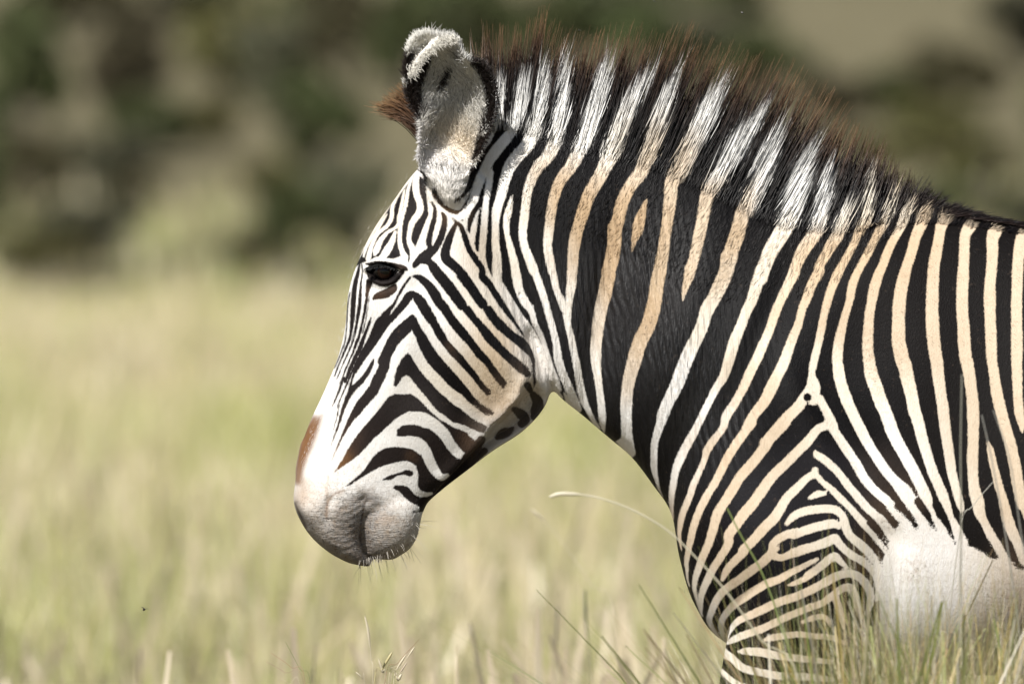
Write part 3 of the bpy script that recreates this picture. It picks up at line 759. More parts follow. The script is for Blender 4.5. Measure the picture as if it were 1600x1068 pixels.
def ear_roll(side):
    p = dense(pts('G: 262,300 285,255 330,200 395,140 450,112 500,112 530,140'), 5)
    a = np.linspace(0, 2 * np.pi, 12, endpoint=False)
    n = len(p)
    r = 6.5 * np.sin(np.linspace(.06, np.pi - .06, n)) ** .5
    d = np.gradient(p, axis=0); d /= np.linalg.norm(d, axis=1)[:, None]
    nx, ny = -d[:, 1], d[:, 0]
    V = np.stack([(p[:, :1] + nx[:, None] * r[:, None] * np.cos(a) - 800) * S, side * (113 + r[:, None] * np.sin(a)) * S, ZC + (534 - p[:, 1:] - ny[:, None] * r[:, None] * np.cos(a)) * S], -1).reshape(-1, 3)
    i = np.arange(12); j = (i + 1) % 12
    Q = np.vstack([np.stack([k * 12 + i, k * 12 + j, k * 12 + 12 + j, k * 12 + 12 + i], 1) for k in range(n - 1)])
    c0, c1 = V[:12].mean(0), V[-12:].mean(0)
    m = len(V); V = np.vstack([V, c0, c1])
    T = np.vstack([np.stack([j, i, np.full(12, m)], 1), np.stack([m - 12 + i, m - 12 + j, np.full(12, m + 1)], 1)])
    return V, Q, T
solids = [loft(HEAD), loft(NOSE), loft(CHIN), ear_roll(-1), ear_roll(1), loft(TRUNK), loft(foreleg(0, -112)), loft(foreleg(95, 112)), loft(hindleg(0, -120)), loft(hindleg(-150, 120)),
          ear(-1), ear(1), ear_base(-1), ear_base(1)]
V, Q, T, off = [], [], [], 0
for v, q, t in solids:
    V.append(v); Q.append(q + off); T.append(t + off); off += len(v)
raw = mesh_np('raw', np.vstack(V), [np.vstack(Q), np.vstack(T)])
bm = bmesh.new(); bm.from_mesh(raw.data)
bmesh.ops.recalc_face_normals(bm, faces=bm.faces); bm.to_mesh(raw.data); bm.free()
rm = raw.modifiers.new('remesh', 'REMESH')
rm.mode = 'VOXEL'
rm.voxel_size = 0.0042
rm.use_smooth_shade = True
dg = bpy.context.evaluated_depsgraph_get()
me = bpy.data.meshes.new_from_object(raw.evaluated_get(dg))
bpy.data.objects.remove(raw)
me.name = 'zebra'

def get_co(me):
    a = np.empty(len(me.vertices) * 3, np.float32); me.vertices.foreach_get('co', a); return a.reshape(-1, 3).astype(np.float64)
def get_edges(me):
    a = np.empty(len(me.edges) * 2, np.int32); me.edges.foreach_get('vertices', a); return a.reshape(-1, 2)
def lap(co, e, n, lam, mu=None, w=None):
    deg = np.bincount(e.ravel(), minlength=len(co)).astype(float)[:, None]
    for k in range(n):
        for f in ((lam, mu) if mu else (lam,)):
            s = np.stack([np.bincount(e[:, 0], co[e[:, 1], a], len(co)) + np.bincount(e[:, 1], co[e[:, 0], a], len(co)) for a in range(3)], 1)
            d = f * (s / deg - co)
            co = co + (d if w is None else d * w[:, None])
    return co
def normals(me):
    a = np.empty(len(me.vertices) * 3, np.float32); me.vertices.foreach_get('normal', a); return a.reshape(-1, 3).astype(np.float64)
def put(me, co):
    me.vertices.foreach_set('co', co.astype(np.float32).ravel()); me.update()
def side_px(co):
    """side-view coordinates (photograph pixels) of points on the animal"""
    q = DIST / (DIST - np.abs(co[:, 1]))
    return 800 + co[:, 0] / S * q, 534 + ((ZC - co[:, 2]) / S) * q + (CAM_H - ZC) / S * (1 - q)

co = lap(get_co(me), get_edges(me), 14, .55, -.57)
put(me, co)

# muscles and hollows (side-view x, y, radius x, radius y, angle, height in px; + outwards)
BUMPS = [(745, 515, 105, 80, 35, 9), (600, 400, 44, 16, 12, 12), (640, 425, 16, 20, 0, 5), (585, 520, 26, 50, 20, -5), (628, 560, 20, 90, 20, 4),
         (560, 600, 20, 70, 22, -3), (500, 735, 34, 50, 15, 3), (478, 800, 18, 26, -20, 7), (520, 790, 30, 34, 0, 4), (640, 745, 40, 40, 0, -4),
         (1265, 690, 55, 200, -22, 17), (1175, 560, 26, 210, 22, -15), (1150, 850, 60, 80, 0, 16), (1255, 880, 90, 90, 0, 16), (1335, 700, 28, 160, -30, -13),
         (1430, 560, 70, 190, 0, 8), (1000, 600, 60, 120, 25, 9), (935, 500, 20, 190, 10, -12), (1080, 480, 40, 160, 20, 8), (900, 320, 60, 60, 0, 6), (1380, 420, 60, 60, 0, 9), (1290, 400, 34, 60, 20, -7), (1060, 700, 26, 100, 20, -9),
         (700, 420, 40, 30, 30, 3), (770, 420, 22, 120, -18, -6)]
GROOVES = [('S: 832,525,6 840,550,6 842,580,6', -9, 10), ('S: 1386,850,20 1380,900,22 1374,960,22 1366,1040,20', -9, 26),
           ('F: 690,420,3 700,440,3', -5, 8), ('F: 400,440,6 372,520,6 385,600,5', -4, 8), ('F: 110,470,5 135,530,6 165,590,6 190,650,5', -11, 5),
           ('E: 250,830,4 390,690,4 500,560,4 570,460,4 650,390,4 730,300,4 830,160,4', 7, 14),
           ('A: 735,250,3 830,318,3 950,320,3 1035,262,3', -1.6, 4), ('A: 770,330,3 860,385,3 950,380,3 1000,340,3', -1.4, 4), ('A: 760,180,3 860,245,3 960,240,3 1050,190,3', -1.4, 4),
           ('N1: 30,420,4 60,560,4 120,800,4 200,1000,5; M1: 300,420,6 360,520,8', -4, 12), ('M4: 100,300,30 300,700,30 420,1000,30', 3, 40)]
def relief(X, Y):
    h = np.zeros(len(X))
    for cx, cy, rx, ry, a, amp in BUMPS:
        ca, sa = math.cos(R(a)), math.sin(R(a))
        u = ((X - cx) * ca + (Y - cy) * sa) / rx
        v = (-(X - cx) * sa + (Y - cy) * ca) / ry
        h += amp * np.exp(-(u * u + v * v))
    for t, amp, soft in GROOVES:
        idx, f = stroke_field(X, Y, pts(t), 60)
        if f is not None and len(idx):
            h[idx] += amp * np.exp(-(np.minimum(f, 0) / soft) ** 2)
    # underside between the jaws and under the throat is narrower than the cheeks
    p = pts('E: 120,1000 250,840 390,690 500,565 575,455 650,390 730,300 835,160; S: 836,594 846,610 862,620 900,690 860,700 760,760 690,800 650,830')
    idx, f = poly_field(X, Y, p)
    h[idx] -= 46 * np.clip(f / 10, 0, 1) ** .7
    return h
def displace(me, fn):
    co = get_co(me); n = normals(me)
    X, Y = side_px(co)
    h = fn(X, Y) * np.clip(np.abs(n[:, 1]) * 1.6, 0, 1) ** 1.5
    a = np.abs(co[:, 1])
    co[:, 1] = np.sign(co[:, 1]) * np.maximum(a + h * S * .8, np.minimum(a, 7 * S))
    nn = n.copy(); nn[:, 1] *= (a > 12 * S)
    co += nn * (h * S * .2)[:, None]
    put(me, co)
displace(me, relief)
co = get_co(me); X, Y = side_px(co)
put(me, lap(co, get_edges(me), 34, .5, None, np.clip(1.5 - np.hypot((X - 846) / 26, (Y - 575) / 50), 0, 1) * (Y > 500)))

# finer surface where the photograph shows the animal close: head, then again round the eye and muzzle
def refine(me, test):
    co = get_co(me); X, Y = side_px(co)
    sel = test(X, Y, co)
    b = bmesh.new(); b.from_mesh(me); b.verts.ensure_lookup_table()
    es = [e for e in b.edges if sel[e.verts[0].index] and sel[e.verts[1].index]]
    bmesh.ops.subdivide_edges(b, edges=es, cuts=1, use_grid_fill=True)
    b.to_mesh(me); b.free()
refine(me, lambda X, Y, co: (X < 885) & (Y < 900) & (Y > 235) & (co[:, 1] < 0.01) & (X - Y < 400))
refine(me, lambda X, Y, co: (((X < 600) & (Y > 395) & (Y < 740) & (X + .45 * Y < 838)) | ((np.abs(X - 600) < 45) & (np.abs(Y - 424) < 34))) & (co[:, 1] < -.002))
def fine(X, Y):
    h = np.zeros(len(X))
    idx, f = poly_field(X, Y, pts('B: 395,120 415,80 470,58 540,55 600,72 650,110 620,160 570,195 510,200 455,175'))
    h[idx] -= 17 * np.clip((f + 1) / 5, 0, 1)
    for t, amp, soft in (('B: 385,110,3 420,62,4 480,42,5 550,40,5 620,58,4 680,100,3', 5.5, 3.5), ('B: 400,190,3 450,200,3 520,222,4 600,205,4 660,150,3', 3.2, 3.5),
                         ('B: 430,260,3 520,280,3 620,240,3', -1.6, 4), ('A: 720,300,4 790,400,4 860,460,4 950,480,4 1030,400,4 1060,280,4', -3, 6),
                         ('A: 240,840,3 330,800,3 430,830,3 520,900,3', -1.8, 4)):
        i2, g = stroke_field(X, Y, pts(t), 30)
        h[i2] += amp * np.exp(-(np.minimum(g, 0) / soft) ** 2)
    # folds of the lips
    for k in range(8):
        yy = 762 + k * 11
        for t, amp in (('S: %f,%f,2 %f,%f,2 %f,%f,2' % (512 + k, yy + 14, 540, yy + 20, 566, yy + 6), -.55), ('S: %f,%f,2 %f,%f,2' % (572, yy + 20, 596, yy + 14), -.35)):
            i2, g = stroke_field(X, Y, pts(t), 20)
            if g is not None and len(i2): h[i2] += amp * np.exp(-(np.minimum(g, 0) / 2.2) ** 2)
    return h
displace(me, fine)
zebra = bpy.data.objects.new('zebra', me)
C.objects.link(zebra)
tag(zebra, "black and white striped zebra with an upright mane, head lowered, standing in dry grass", 'zebra')

# ------------------------------------------------------------------ coat colours
def blend(X, Y, table, soft=1.0):
    num = np.zeros((len(X), 3)); den = np.full(len(X), 1e-9)
    for x, y, r, c in table:
        w = np.exp(-((X - x) ** 2 + (Y - y) ** 2) / (r * r * soft))
        num += w[:, None] * np.array(c); den += w
    return num / den[:, None]
w_ = (.82, .81, .79); wc = (.70, .645, .55); cr = (.545, .445, .33); ct = (.49, .375, .25); du = (.44, .315, .19); gy = (.135, .128, .125); gl = (.38, .36, .335)
LIGHT = [(520, 600, 70, w_), (560, 480, 60, w_), (640, 480, 60, w_), (600, 660, 60, w_), (560, 740, 36, w_), (600, 760, 30, w_), (500, 700, 34, w_),
         (505, 770, 34, (.70, .67, .63)), (480, 775, 16, (.52, .44, .37)), (515, 808, 30, (.42, .40, .38)), (545, 808, 22, (.22, .21, .205)), (562, 815, 20, gy), (540, 852, 30, (.20, .185, .175)), (575, 860, 20, (.13, .115, .105)), (590, 800, 22, (.20, .19, .185)), (612, 815, 24, gl), (600, 842, 24, (.33, .315, .30)), (635, 825, 26, (.58, .55, .51)),
         (575, 770, 16, (.22, .21, .21)), (535, 770, 24, (.70, .685, .66)), (470, 820, 16, gy), (640, 790, 20, w_),
         (610, 320, 60, wc), (660, 340, 40, wc), (700, 290, 50, (.70, .68, .65)), (800, 665, 34, (.50, .48, .46)), (765, 690, 30, (.50, .48, .46)), (840, 628, 20, (.50, .48, .46)), (655, 250, 40, (.66, .65, .66)), (690, 400, 50, w_), (740, 400, 36, cr), (740, 470, 40, wc), (700, 520, 50, w_),  # the grey throat points put the shadow under the jaw into the white coat
         (760, 520, 40, (.56, .43, .28)), (790, 572, 40, (.54, .39, .23)), (740, 580, 40, (.60, .48, .33)), (700, 600, 50, wc), (778, 622, 30, (.46, .32, .18)), (806, 590, 26, (.70, .60, .46)), (818, 560, 22, w_), (690, 680, 50, w_),
         (790, 280, 40, w_), (790, 400, 30, wc), (815, 420, 26, wc), (815, 200, 50, w_), (850, 225, 30, wc), (845, 270, 30, ct), (823, 320, 30, wc), (828, 380, 30, w_), (850, 470, 60, w_), (880, 600, 80, w_),
         (880, 255, 26, cr), (880, 290, 26, du), (860, 330, 26, ct), (860, 380, 28, wc), (880, 200, 50, w_), (920, 215, 40, w_), (920, 270, 26, cr), (915, 310, 30, du), (905, 370, 40, du), (890, 420, 26, cr), (895, 470, 30, wc),
         (965, 225, 40, wc), (950, 300, 22, cr), (968, 320, 30, du), (960, 380, 40, du), (945, 440, 40, du), (930, 520, 30, cr), (930, 580, 26, wc), (940, 640, 30, w_),
         (1010, 215, 40, cr), (1000, 260, 26, cr), (1000, 350, 30, du), (1045, 300, 26, cr), (1045, 350, 30, ct), (1030, 430, 36, ct), (1015, 490, 36, du), (995, 540, 34, ct), (980, 600, 30, cr), (978, 660, 34, w_),
         (1060, 230, 30, cr), (1085, 150, 60, w_), (1000, 140, 60, w_), (930, 140, 60, w_), (1100, 330, 30, cr), (1080, 400, 30, cr), (1065, 440, 20, ct), (1160, 230, 50, w_), (1150, 310, 30, cr), (1145, 370, 30, ct), (1120, 430, 36, cr), (1090, 500, 40, wc),
         (1060, 580, 40, w_), (1040, 650, 40, w_), (1025, 720, 40, w_), (1240, 300, 50, w_), (1220, 360, 30, wc), (1190, 440, 40, wc), (1150, 530, 50, wc), (1100, 640, 40, w_), (1060, 740, 40, w_), (1280, 320, 30, w_), (1260, 400, 40, ct), (1220, 480, 40, ct), (1160, 580, 40, cr), (1110, 700, 40, ct), (1080, 780, 40, cr),
         (1310, 350, 20, wc), (1300, 410, 40, ct), (1260, 500, 50, cr), (1180, 640, 50, cr), (1120, 780, 50, cr), (1355, 320, 20, wc), (1340, 380, 30, ct), (1300, 480, 40, ct), (1270, 560, 40, wc), (1200, 700, 60, cr), (1150, 820, 50, cr), (1090, 920, 26, wc), (1110, 980, 26, (.70, .68, .66)),
         (1400, 340, 20, wc), (1390, 400, 50, ct), (1340, 500, 50, cr), (1320, 620, 60, wc), (1400, 720, 60, w_), (1280, 760, 60, wc), (1340, 850, 60, wc), (1200, 900, 60, cr), (1280, 960, 60, cr), (1440, 400, 40, ct), (1420, 520, 60, cr), (1470, 450, 60, cr),
         (1430, 640, 50, wc), (1540, 450, 100, cr), (1540, 650, 90, (.53, .44, .33)), (1480, 760, 40, wc), (1430, 880, 60, (.80, .79, .78)), (1450, 960, 60, (.78, .77, .76)), (1520, 900, 40, (.72, .69, .65)), (1570, 880, 40, (.58, .51, .43)), (1590, 960, 50, (.36, .31, .26)), (1540, 980, 40, (.55, .50, .45)), (1700, 600, 160, cr), (2100, 700, 300, cr), (1250, 1300, 200, wc), (2300, 1300, 300, wc),  # lower right belly: grey-brown coat, with shade of the underside put into the colour
         (655, 65, 24, (.80, .78, .72)), (690, 70, 24, (.72, .70, .66)), (700, 130, 34, (.66, .645, .61)), (670, 160, 30, (.70, .68, .64)), (735, 190, 30, (.66, .64, .59)), (720, 220, 26, (.66, .54, .38)), (690, 215, 24, (.60, .55, .46)), (680, 250, 24, (.66, .64, .62))]
bk = (.0050, .0046, .0052); bb = (.0075, .0058, .0052); br = (.021, .0155, .014); rb = (.15, .075, .032); db = (.060, .040, .027)
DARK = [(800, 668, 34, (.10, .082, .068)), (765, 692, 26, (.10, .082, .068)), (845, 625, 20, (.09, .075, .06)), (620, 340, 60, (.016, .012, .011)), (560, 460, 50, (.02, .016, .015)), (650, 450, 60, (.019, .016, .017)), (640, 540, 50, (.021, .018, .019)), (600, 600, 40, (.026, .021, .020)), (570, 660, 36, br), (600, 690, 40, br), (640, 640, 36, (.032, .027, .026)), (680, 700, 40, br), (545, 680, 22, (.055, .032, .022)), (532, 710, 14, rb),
        (520, 650, 20, (.04, .028, .022)), (640, 745, 40, br), (690, 730, 30, (.026, .020, .018)), (720, 500, 60, bk), (760, 440, 60, bk), (740, 580, 40, bb), (778, 605, 22, db), (820, 575, 20, (.050, .036, .026)), (708, 560, 10, (.05, .035, .026)), (704, 540, 10, (.07, .045, .03)), (770, 640, 16, db), (735, 690, 16, (.07, .04, .025)), (644, 712, 9, (.08, .045, .025)),
        (592, 461, 13, (.10, .055, .030)), (614, 452, 8, (.085, .05, .030)), (600, 426, 30, (.010, .008, .007)), (575, 455, 8, (.10, .055, .03)), (628, 412, 10, (.06, .038, .024)), (710, 328, 20, (.07, .042, .022)), (680, 300, 14, (.06, .038, .022)),
        (640, 130, 40, (.017, .010, .008)), (760, 150, 40, (.011, .008, .007)), (740, 230, 30, (.020, .011, .007)),
        (820, 300, 80, bk), (900, 350, 90, bk), (900, 550, 90, (.013, .012, .014)), (990, 450, 80, (.0135, .0115, .0115)), (1040, 600, 90, bk), (1130, 350, 90, bk), (1140, 600, 90, bk), (1240, 500, 90, bk), (1300, 400, 80, bb), (1100, 850, 60, bb),
        (1200, 800, 80, (.017, .016, .019)), (1300, 750, 50, (.02, .018, .021)), (1380, 740, 40, (.035, .026, .022)), (1380, 800, 26, db), (1420, 770, 24, db), (1350, 870, 24, db), (1350, 620, 70, bk), (1420, 480, 90, bb), (1520, 500, 120, bb), (1560, 700, 120, (.013, .011, .010)), (1600, 880, 40, db), (1800, 700, 300, bb), (1200, 1200, 200, bb), (2300, 1200, 300, bb)]
co = get_co(me)
X, Y = side_px(co)
sd = pattern(X, Y)
is_ear = (Y < 258) & (np.abs(co[:, 1]) > 54 * S) & (X < 782)
sd[is_ear] = pattern(X[is_ear], Y[is_ear], EARS, 26.0)
# the belly behind the picture is plain white
vfloat(zebra, 'stripe', sd)
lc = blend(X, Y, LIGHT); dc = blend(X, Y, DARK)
def patch(col, t, c, soft, k=1.0):
    idx, f = stroke_field(X, Y, pts(t), 40)
    if f is None or not len(idx): return
    a = (np.clip(f / soft + .5, 0, 1) * k)[:, None]
    col[idx] = col[idx] * (1 - a) + np.array(c) * a
patch(lc, 'D: 280,392,10 262,415,34 240,452,66 200,540,88 160,650,76 132,760,50 116,850,36', (.17, .082, .034), 13, .95)
patch(lc, 'D: 225,420,50 178,520,80 140,640,70 112,760,50 105,840,30', (.17, .082, .034), 13, .95)
patch(lc, 'D: 150,850,60 150,900,60 140,980,50', (.30, .19, .11), 14, .4)
patch(lc, 'D: 325,820,8 312,900,10 318,980,12; F: 372,560,14', (.36, .22, .12), 5, .6)
patch(lc, 'F: 520,345,12 440,375,12 400,420,12 375,490,14 378,580,14', (.22, .13, .08), 4, .8)
patch(lc, 'F: 705,430,20 690,460,20 672,560,18 657,680,20 655,760,20 690,860,18 760,915,20', (.03, .024, .022), 3, .95)
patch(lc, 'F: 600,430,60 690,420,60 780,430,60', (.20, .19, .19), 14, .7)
patch(lc, 'F: 470,520,40 540,480,30', (.33, .24, .18), 10, .5)
patch(lc, 'F: 112,455,14 138,520,26 172,590,28 204,655,18', (.03, .027, .028), 4, .95)
patch(lc, 'F: 122,560,12 150,620,16 182,680,14', (.16, .155, .165), 4, .8)
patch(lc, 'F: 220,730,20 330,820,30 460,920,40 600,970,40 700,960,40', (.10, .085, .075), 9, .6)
patch(lc, 'F: 800,900,20 900,890,30 1000,850,30 1060,790,20', (.20, .17, .14), 8, .5)
patch(lc, 'F: 850,590,60 920,600,40', (.40, .28, .19), 16, .5)
patch(lc, 'G: 515,215,20 535,240,16', (.22, .03, .02), 4, .9)
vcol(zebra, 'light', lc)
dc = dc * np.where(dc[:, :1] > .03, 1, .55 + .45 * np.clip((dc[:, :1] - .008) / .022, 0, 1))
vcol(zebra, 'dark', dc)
wr = np.zeros(len(X))                     # where the neck skin is folded
for x, y, r in ((900, 480, 110), (960, 560, 110), (1050, 560, 120), (1000, 420, 100), (1080, 650, 90), (880, 600, 60)):
    wr = np.maximum(wr, np.exp(-((X - x) ** 2 + (Y - y) ** 2) / (r * r)))
vfloat(zebra, 'folds', wr)
du_ = np.zeros(len(X))                    # where dust and flecks sit in the coat
for x, y, r in ((960, 400, 110), (790, 610, 60), (870, 300, 60), (1010, 520, 70), (1370, 560, 60), (1570, 940, 60), (1432, 888, 26), (1388, 815, 16), (1130, 400, 60), (540, 820, 90), (610, 820, 60)):
    du_ = np.maximum(du_, np.exp(-((X - x) ** 2 + (Y - y) ** 2) / (r * r)))
vfloat(zebra, 'dust', du_)
rg = np.zeros(len(X))                     # where the dark stripes break up into single hairs
for x, y, r in ((1402, 800, 22), (1430, 815, 22), (1462, 820, 20), (1385, 845, 22), (1492, 845, 22), (1545, 860, 30), (1590, 880, 30), (1376, 880, 16), (785, 622, 30), (755, 640, 22), (822, 578, 16)):
    rg = np.maximum(rg, np.exp(-((X - x) ** 2 + (Y - y) ** 2) / (r * r)))
vfloat(zebra, 'rag', rg)
# rough skin of the muzzle
vfloat(zebra, 'skin', np.clip(np.exp(-((X - 550) ** 2 + (Y - 850) ** 2) / 75 ** 2) * 1.3, 0, 1))

m = Mat('zebra_coat')
geo = m.n('ShaderNodeTexCoord').outputs['Object']
fine_n = m.noise(330, 2, geo).outputs[0]
hairs = m.noise(1, 3, m.mapping(geo, (420, 420, 120), (0, R(-18), 0))).outputs[0]
mid = m.noise(45, 3, geo).outputs[0]
sdv = m.attr('stripe').outputs['Fac']
edge = m.math('ADD', sdv, m.math('MULTIPLY', m.math('SUBTRACT', hairs, .5), 4.2))
edge = m.math('ADD', edge, m.math('MULTIPLY', m.math('SUBTRACT', mid, .5), 1.8))
edge = m.math('ADD', edge, m.math('MULTIPLY', m.math('MULTIPLY', m.math('SUBTRACT', m.noise(420, 3, geo, .7).outputs[0], .5), m.attr('rag').outputs['Fac']), 17.0))
fac = m.rng(edge, -1.1, 1.1, 0, 1)
light = m.mix(m.rng(hairs, .3, .72, .0, .22), m.attr('light').outputs['Color'], (.40, .30, .20), 'MULTIPLY')
light = m.mix(m.rng(mid, .4, .75, 0, .14), light, (.50, .36, .22), 'MULTIPLY')
fleck = m.math('MULTIPLY', m.rng(m.noise(210, 4, geo, .7).outputs[0], .56, .66, 0, 1), m.attr('dust').outputs['Fac'])
light = m.mix(m.math('MULTIPLY', m.attr('dust').outputs['Fac'], m.rng(m.noise(95, 5, geo, .7).outputs[0], .40, .68, 0, .55)), light, (.25, .165, .09))
light = m.mix(m.math('MULTIPLY', fleck, .62), light, (.09, .065, .045))
spk = m.math('MULTIPLY', m.rng(m.noise(300, 2, geo, .5).outputs[0], .57, .63, 0, .75), m.attr('skin').outputs['Fac'])
light = m.mix(spk, light, (.045, .04, .04))
light = m.mix(m.math('MULTIPLY', m.rng(m.noise(60, 4, geo, .7).outputs[0], .45, .7, 0, .5), m.attr('skin').outputs['Fac']), light, (.33, .315, .30))
dark = m.mix(m.rng(hairs, .4, .8, 0, .4), m.attr('dark').outputs['Color'], (.009, .0075, .0075))
dark = m.mix(m.math('MULTIPLY', m.rng(m.noise(90, 5, geo, .75).outputs[0], .62, .72, 0, .35), 1.0), dark, (.10, .07, .05))
col = m.mix(fac, dark, light)
m.l(col, m.b.inputs['Base Color'])
m.b.inputs['Roughness'].default_value = .58
m.l(m.math('ADD', m.rng(fac, 0, 1, .07, .08), m.math('MULTIPLY', m.attr('folds').outputs['Fac'], .30)), m.b.inputs['Specular IOR Level'])
fold = m.n('ShaderNodeTexWave', wave_type='BANDS', bands_direction='X')
m.l(m.mapping(geo, (1, .3, 1), (0, R(10), 0)), fold.inputs['Vector'])
fold.inputs['Scale'].default_value = 26
fold.inputs['Distortion'].default_value = 7
fold.inputs['Detail'].default_value = 2
fold.inputs['Detail Scale'].default_value = .5
foldn = m.noise(1, 3, m.mapping(geo, (120, 40, 14), (0, R(12), 0))).outputs[0]
b1 = m.n('ShaderNodeBump'); b1.inputs['Distance'].default_value = .007
m.l(m.math('MULTIPLY', m.attr('folds').outputs['Fac'], .9), b1.inputs['Strength'])
m.l(m.math('ADD', m.math('MULTIPLY', fold.outputs['Fac'], .35), foldn), b1.inputs['Height'])
b2 = m.n('ShaderNodeBump'); b2.inputs['Distance'].default_value = .0022; b2.inputs['Strength'].default_value = .38
m.l(m.math('ADD', hairs, m.math('MULTIPLY', fine_n, .5)), b2.inputs['Height'])
m.l(b1.outputs[0], b2.inputs['Normal'])
b3 = m.n('ShaderNodeBump'); b3.inputs['Distance'].default_value = .003
skn = m.noise(1, 4, m.mapping(geo, (70, 70, 300), (0, R(8), 0))).outputs[0]
m.l(m.attr('skin').outputs['Fac'], b3.inputs['Strength']); m.l(skn, b3.inputs['Height']); m.l(b2.outputs[0], b3.inputs['Normal'])
m.l(b3.outputs[0], m.b.inputs['Normal'])
me.materials.clear(); me.materials.append(m.m)
me.polygons.foreach_set('use_smooth', np.ones(len(me.polygons), bool))
print('zebra verts', len(me.vertices), 'faces', len(me.polygons))
# ------------------------------------------------------------------ eyes
m = Mat('eye')
oc = m.n('ShaderNodeTexCoord').outputs['Object']
xyz = m.n('ShaderNodeSeparateXYZ'); m.l(oc, xyz.inputs[0])
dx = m.math('MULTIPLY', xyz.outputs[0], 1 / (11.5 * S)); dz = m.math('MULTIPLY', xyz.outputs[2], 1 / (11.5 * S))
iris = m.math('SQRT', m.math('ADD', m.math('MULTIPLY', dx, dx), m.math('MULTIPLY', dz, dz)))
pup = m.math('SQRT', m.math('ADD', m.math('MULTIPLY', m.math('MULTIPLY', dx, 1.5), m.math('MULTIPLY', dx, 1.5)), m.math('MULTIPLY', m.math('MULTIPLY', dz, 2.6), m.math('MULTIPLY', dz, 2.6))))
c = m.mix(m.rng(iris, .85, 1.05, 0, 1), (.026, .010, .006), (.005, .004, .004))
c = m.mix(m.rng(pup, .85, 1.05, 1, 0), c, (.004, .004, .005))
m.l(c, m.b.inputs['Base Color']); m.b.inputs['Roughness'].default_value = .11; m.b.inputs['Specular IOR Level'].default_value = .32
co = get_co(me); X, Y = side_px(co)
near = (np.hypot(X - 601, Y - 424) < 6) & (co[:, 1] < 0)
ysock = float(np.median(co[near, 1]))
ysurf = ysock - 14 * S
# outermost surface of the near side, looked up by side-view position (3 px cells)
GW = 3
grid = np.zeros((500, 700))
nearv = (co[:, 1] < 0) & (X > 0) & (X < 2090) & (Y > 0) & (Y < 1490)
np.maximum.at(grid, ((Y[nearv] / GW).astype(int), (X[nearv] / GW).astype(int)), -co[nearv, 1] / S)
for _ in range(2):                     # fill cells no vertex fell into
    nb = np.max([np.roll(np.roll(grid, a, 0), b, 1) for a in (-1, 0, 1) for b in (-1, 0, 1)], 0)
    grid = np.where(grid == 0, nb, grid)
def surf(x, y):
    return grid[np.clip(y / GW, 0, 499).astype(int), np.clip(x / GW, 0, 699).astype(int)]
for sgn in (1, -1):
    b = bmesh.new(); bmesh.ops.create_uvsphere(b, u_segments=32, v_segments=20, radius=21 * S)
    md = bpy.data.meshes.new('eye'); b.to_mesh(md); b.free()
    md.polygons.foreach_set('use_smooth', np.ones(len(md.polygons), bool)); md.materials.append(m.m)
    e = bpy.data.objects.new('eye', md); C.objects.link(e); e.parent = zebra
    p = at(601, 424, ysock + 6.5 * S)
    e.location = (p.x, p.y * sgn, p.z)

# ------------------------------------------------------------------ hair strands
hm = Mat('hair_strands')
hm.l(hm.attr('col').outputs['Color'], hm.b.inputs['Base Color'])
hm.b.inputs['Roughness'].default_value = .45; hm.b.inputs['Specular IOR Level'].default_value = .35
HAIR = hm.m
def strands(name, P, rad, col, parent, label=None, taper=.25):
    """P (n, k, 3) centre lines, rad (n,), col (n, k, 3): thin three-sided tapering tubes"""
    n, k, _ = P.shape
    d = np.gradient(P, axis=1); d /= np.linalg.norm(d, axis=2)[..., None] + 1e-9
    u = np.cross(d, np.array([0, 1.0, 0])); u /= np.linalg.norm(u, axis=2)[..., None] + 1e-9
    v = np.cross(d, u)
    t = np.linspace(0, 1, k)[None, :]
    r = rad[:, None] * (1 - (1 - taper) * t ** 2) * (.35 + .65 * np.minimum(1, t * 5))
    a0 = rng.uniform(0, 2.09, n)[:, None, None]
    V = np.stack([P + r[..., None] * (np.cos(a0 + a) * u + np.sin(a0 + a) * v) for a in (0, 2.094, 4.189)], 2).reshape(-1, 3)
    base = (np.arange(n) * k * 3)[:, None, None] + (np.arange(k - 1) * 3)[None, :, None] + np.arange(3)[None, None, :]
    nxt = (np.arange(n) * k * 3)[:, None, None] + (np.arange(k - 1) * 3)[None, :, None] + ((np.arange(3) + 1) % 3)[None, None, :]
    base, nxt = base.ravel(), nxt.ravel()
    o = mesh_np(name, V, np.stack([base, nxt, nxt + 3, base + 3], 1), HAIR, parent)
    vcol(o, 'col', np.repeat(col[:, :, None, :], 3, 2).reshape(-1, 3))
    o['kind'] = 'stuff'
    return o
def to3(X, Y, yd):
    return np.stack([(X - 800) * S, yd * S, ZC + (534 - Y) * S], -1)

# mane: root x, y on the side of the crest, tip x, y
MANE = np.array([(752, 212, 738, 70), (770, 206, 766, 62), (785, 202, 792, 62), (800, 204, 818, 58), (815, 208, 842, 32), (832, 210, 866, 62), (850, 213, 890, 72), (890, 228, 934, 70), (930, 231, 985, 66), (975, 243, 1040, 76),
                 (1002, 250, 1070, 56), (1028, 258, 1096, 90), (1075, 277, 1150, 106), (1125, 299, 1218, 122), (1177, 328, 1268, 160), (1215, 345, 1312, 184), (1250, 351, 1306, 212), (1285, 354, 1338, 214),
                 (1311, 356, 1366, 226), (1350, 352, 1384, 252), (1386, 338, 1414, 276), (1415, 334, 1452, 290), (1447, 332, 1480, 310), (1476, 333, 1520, 326), (1510, 338, 1556, 344), (1560, 345, 1604, 352), (1640, 358, 1680, 366)], float)
s = np.concatenate([[0], np.cumsum(np.hypot(*np.diff(MANE[:, :2], axis=0).T))])
N = 17000
u = np.sort(rng.uniform(0, s[-1], N))
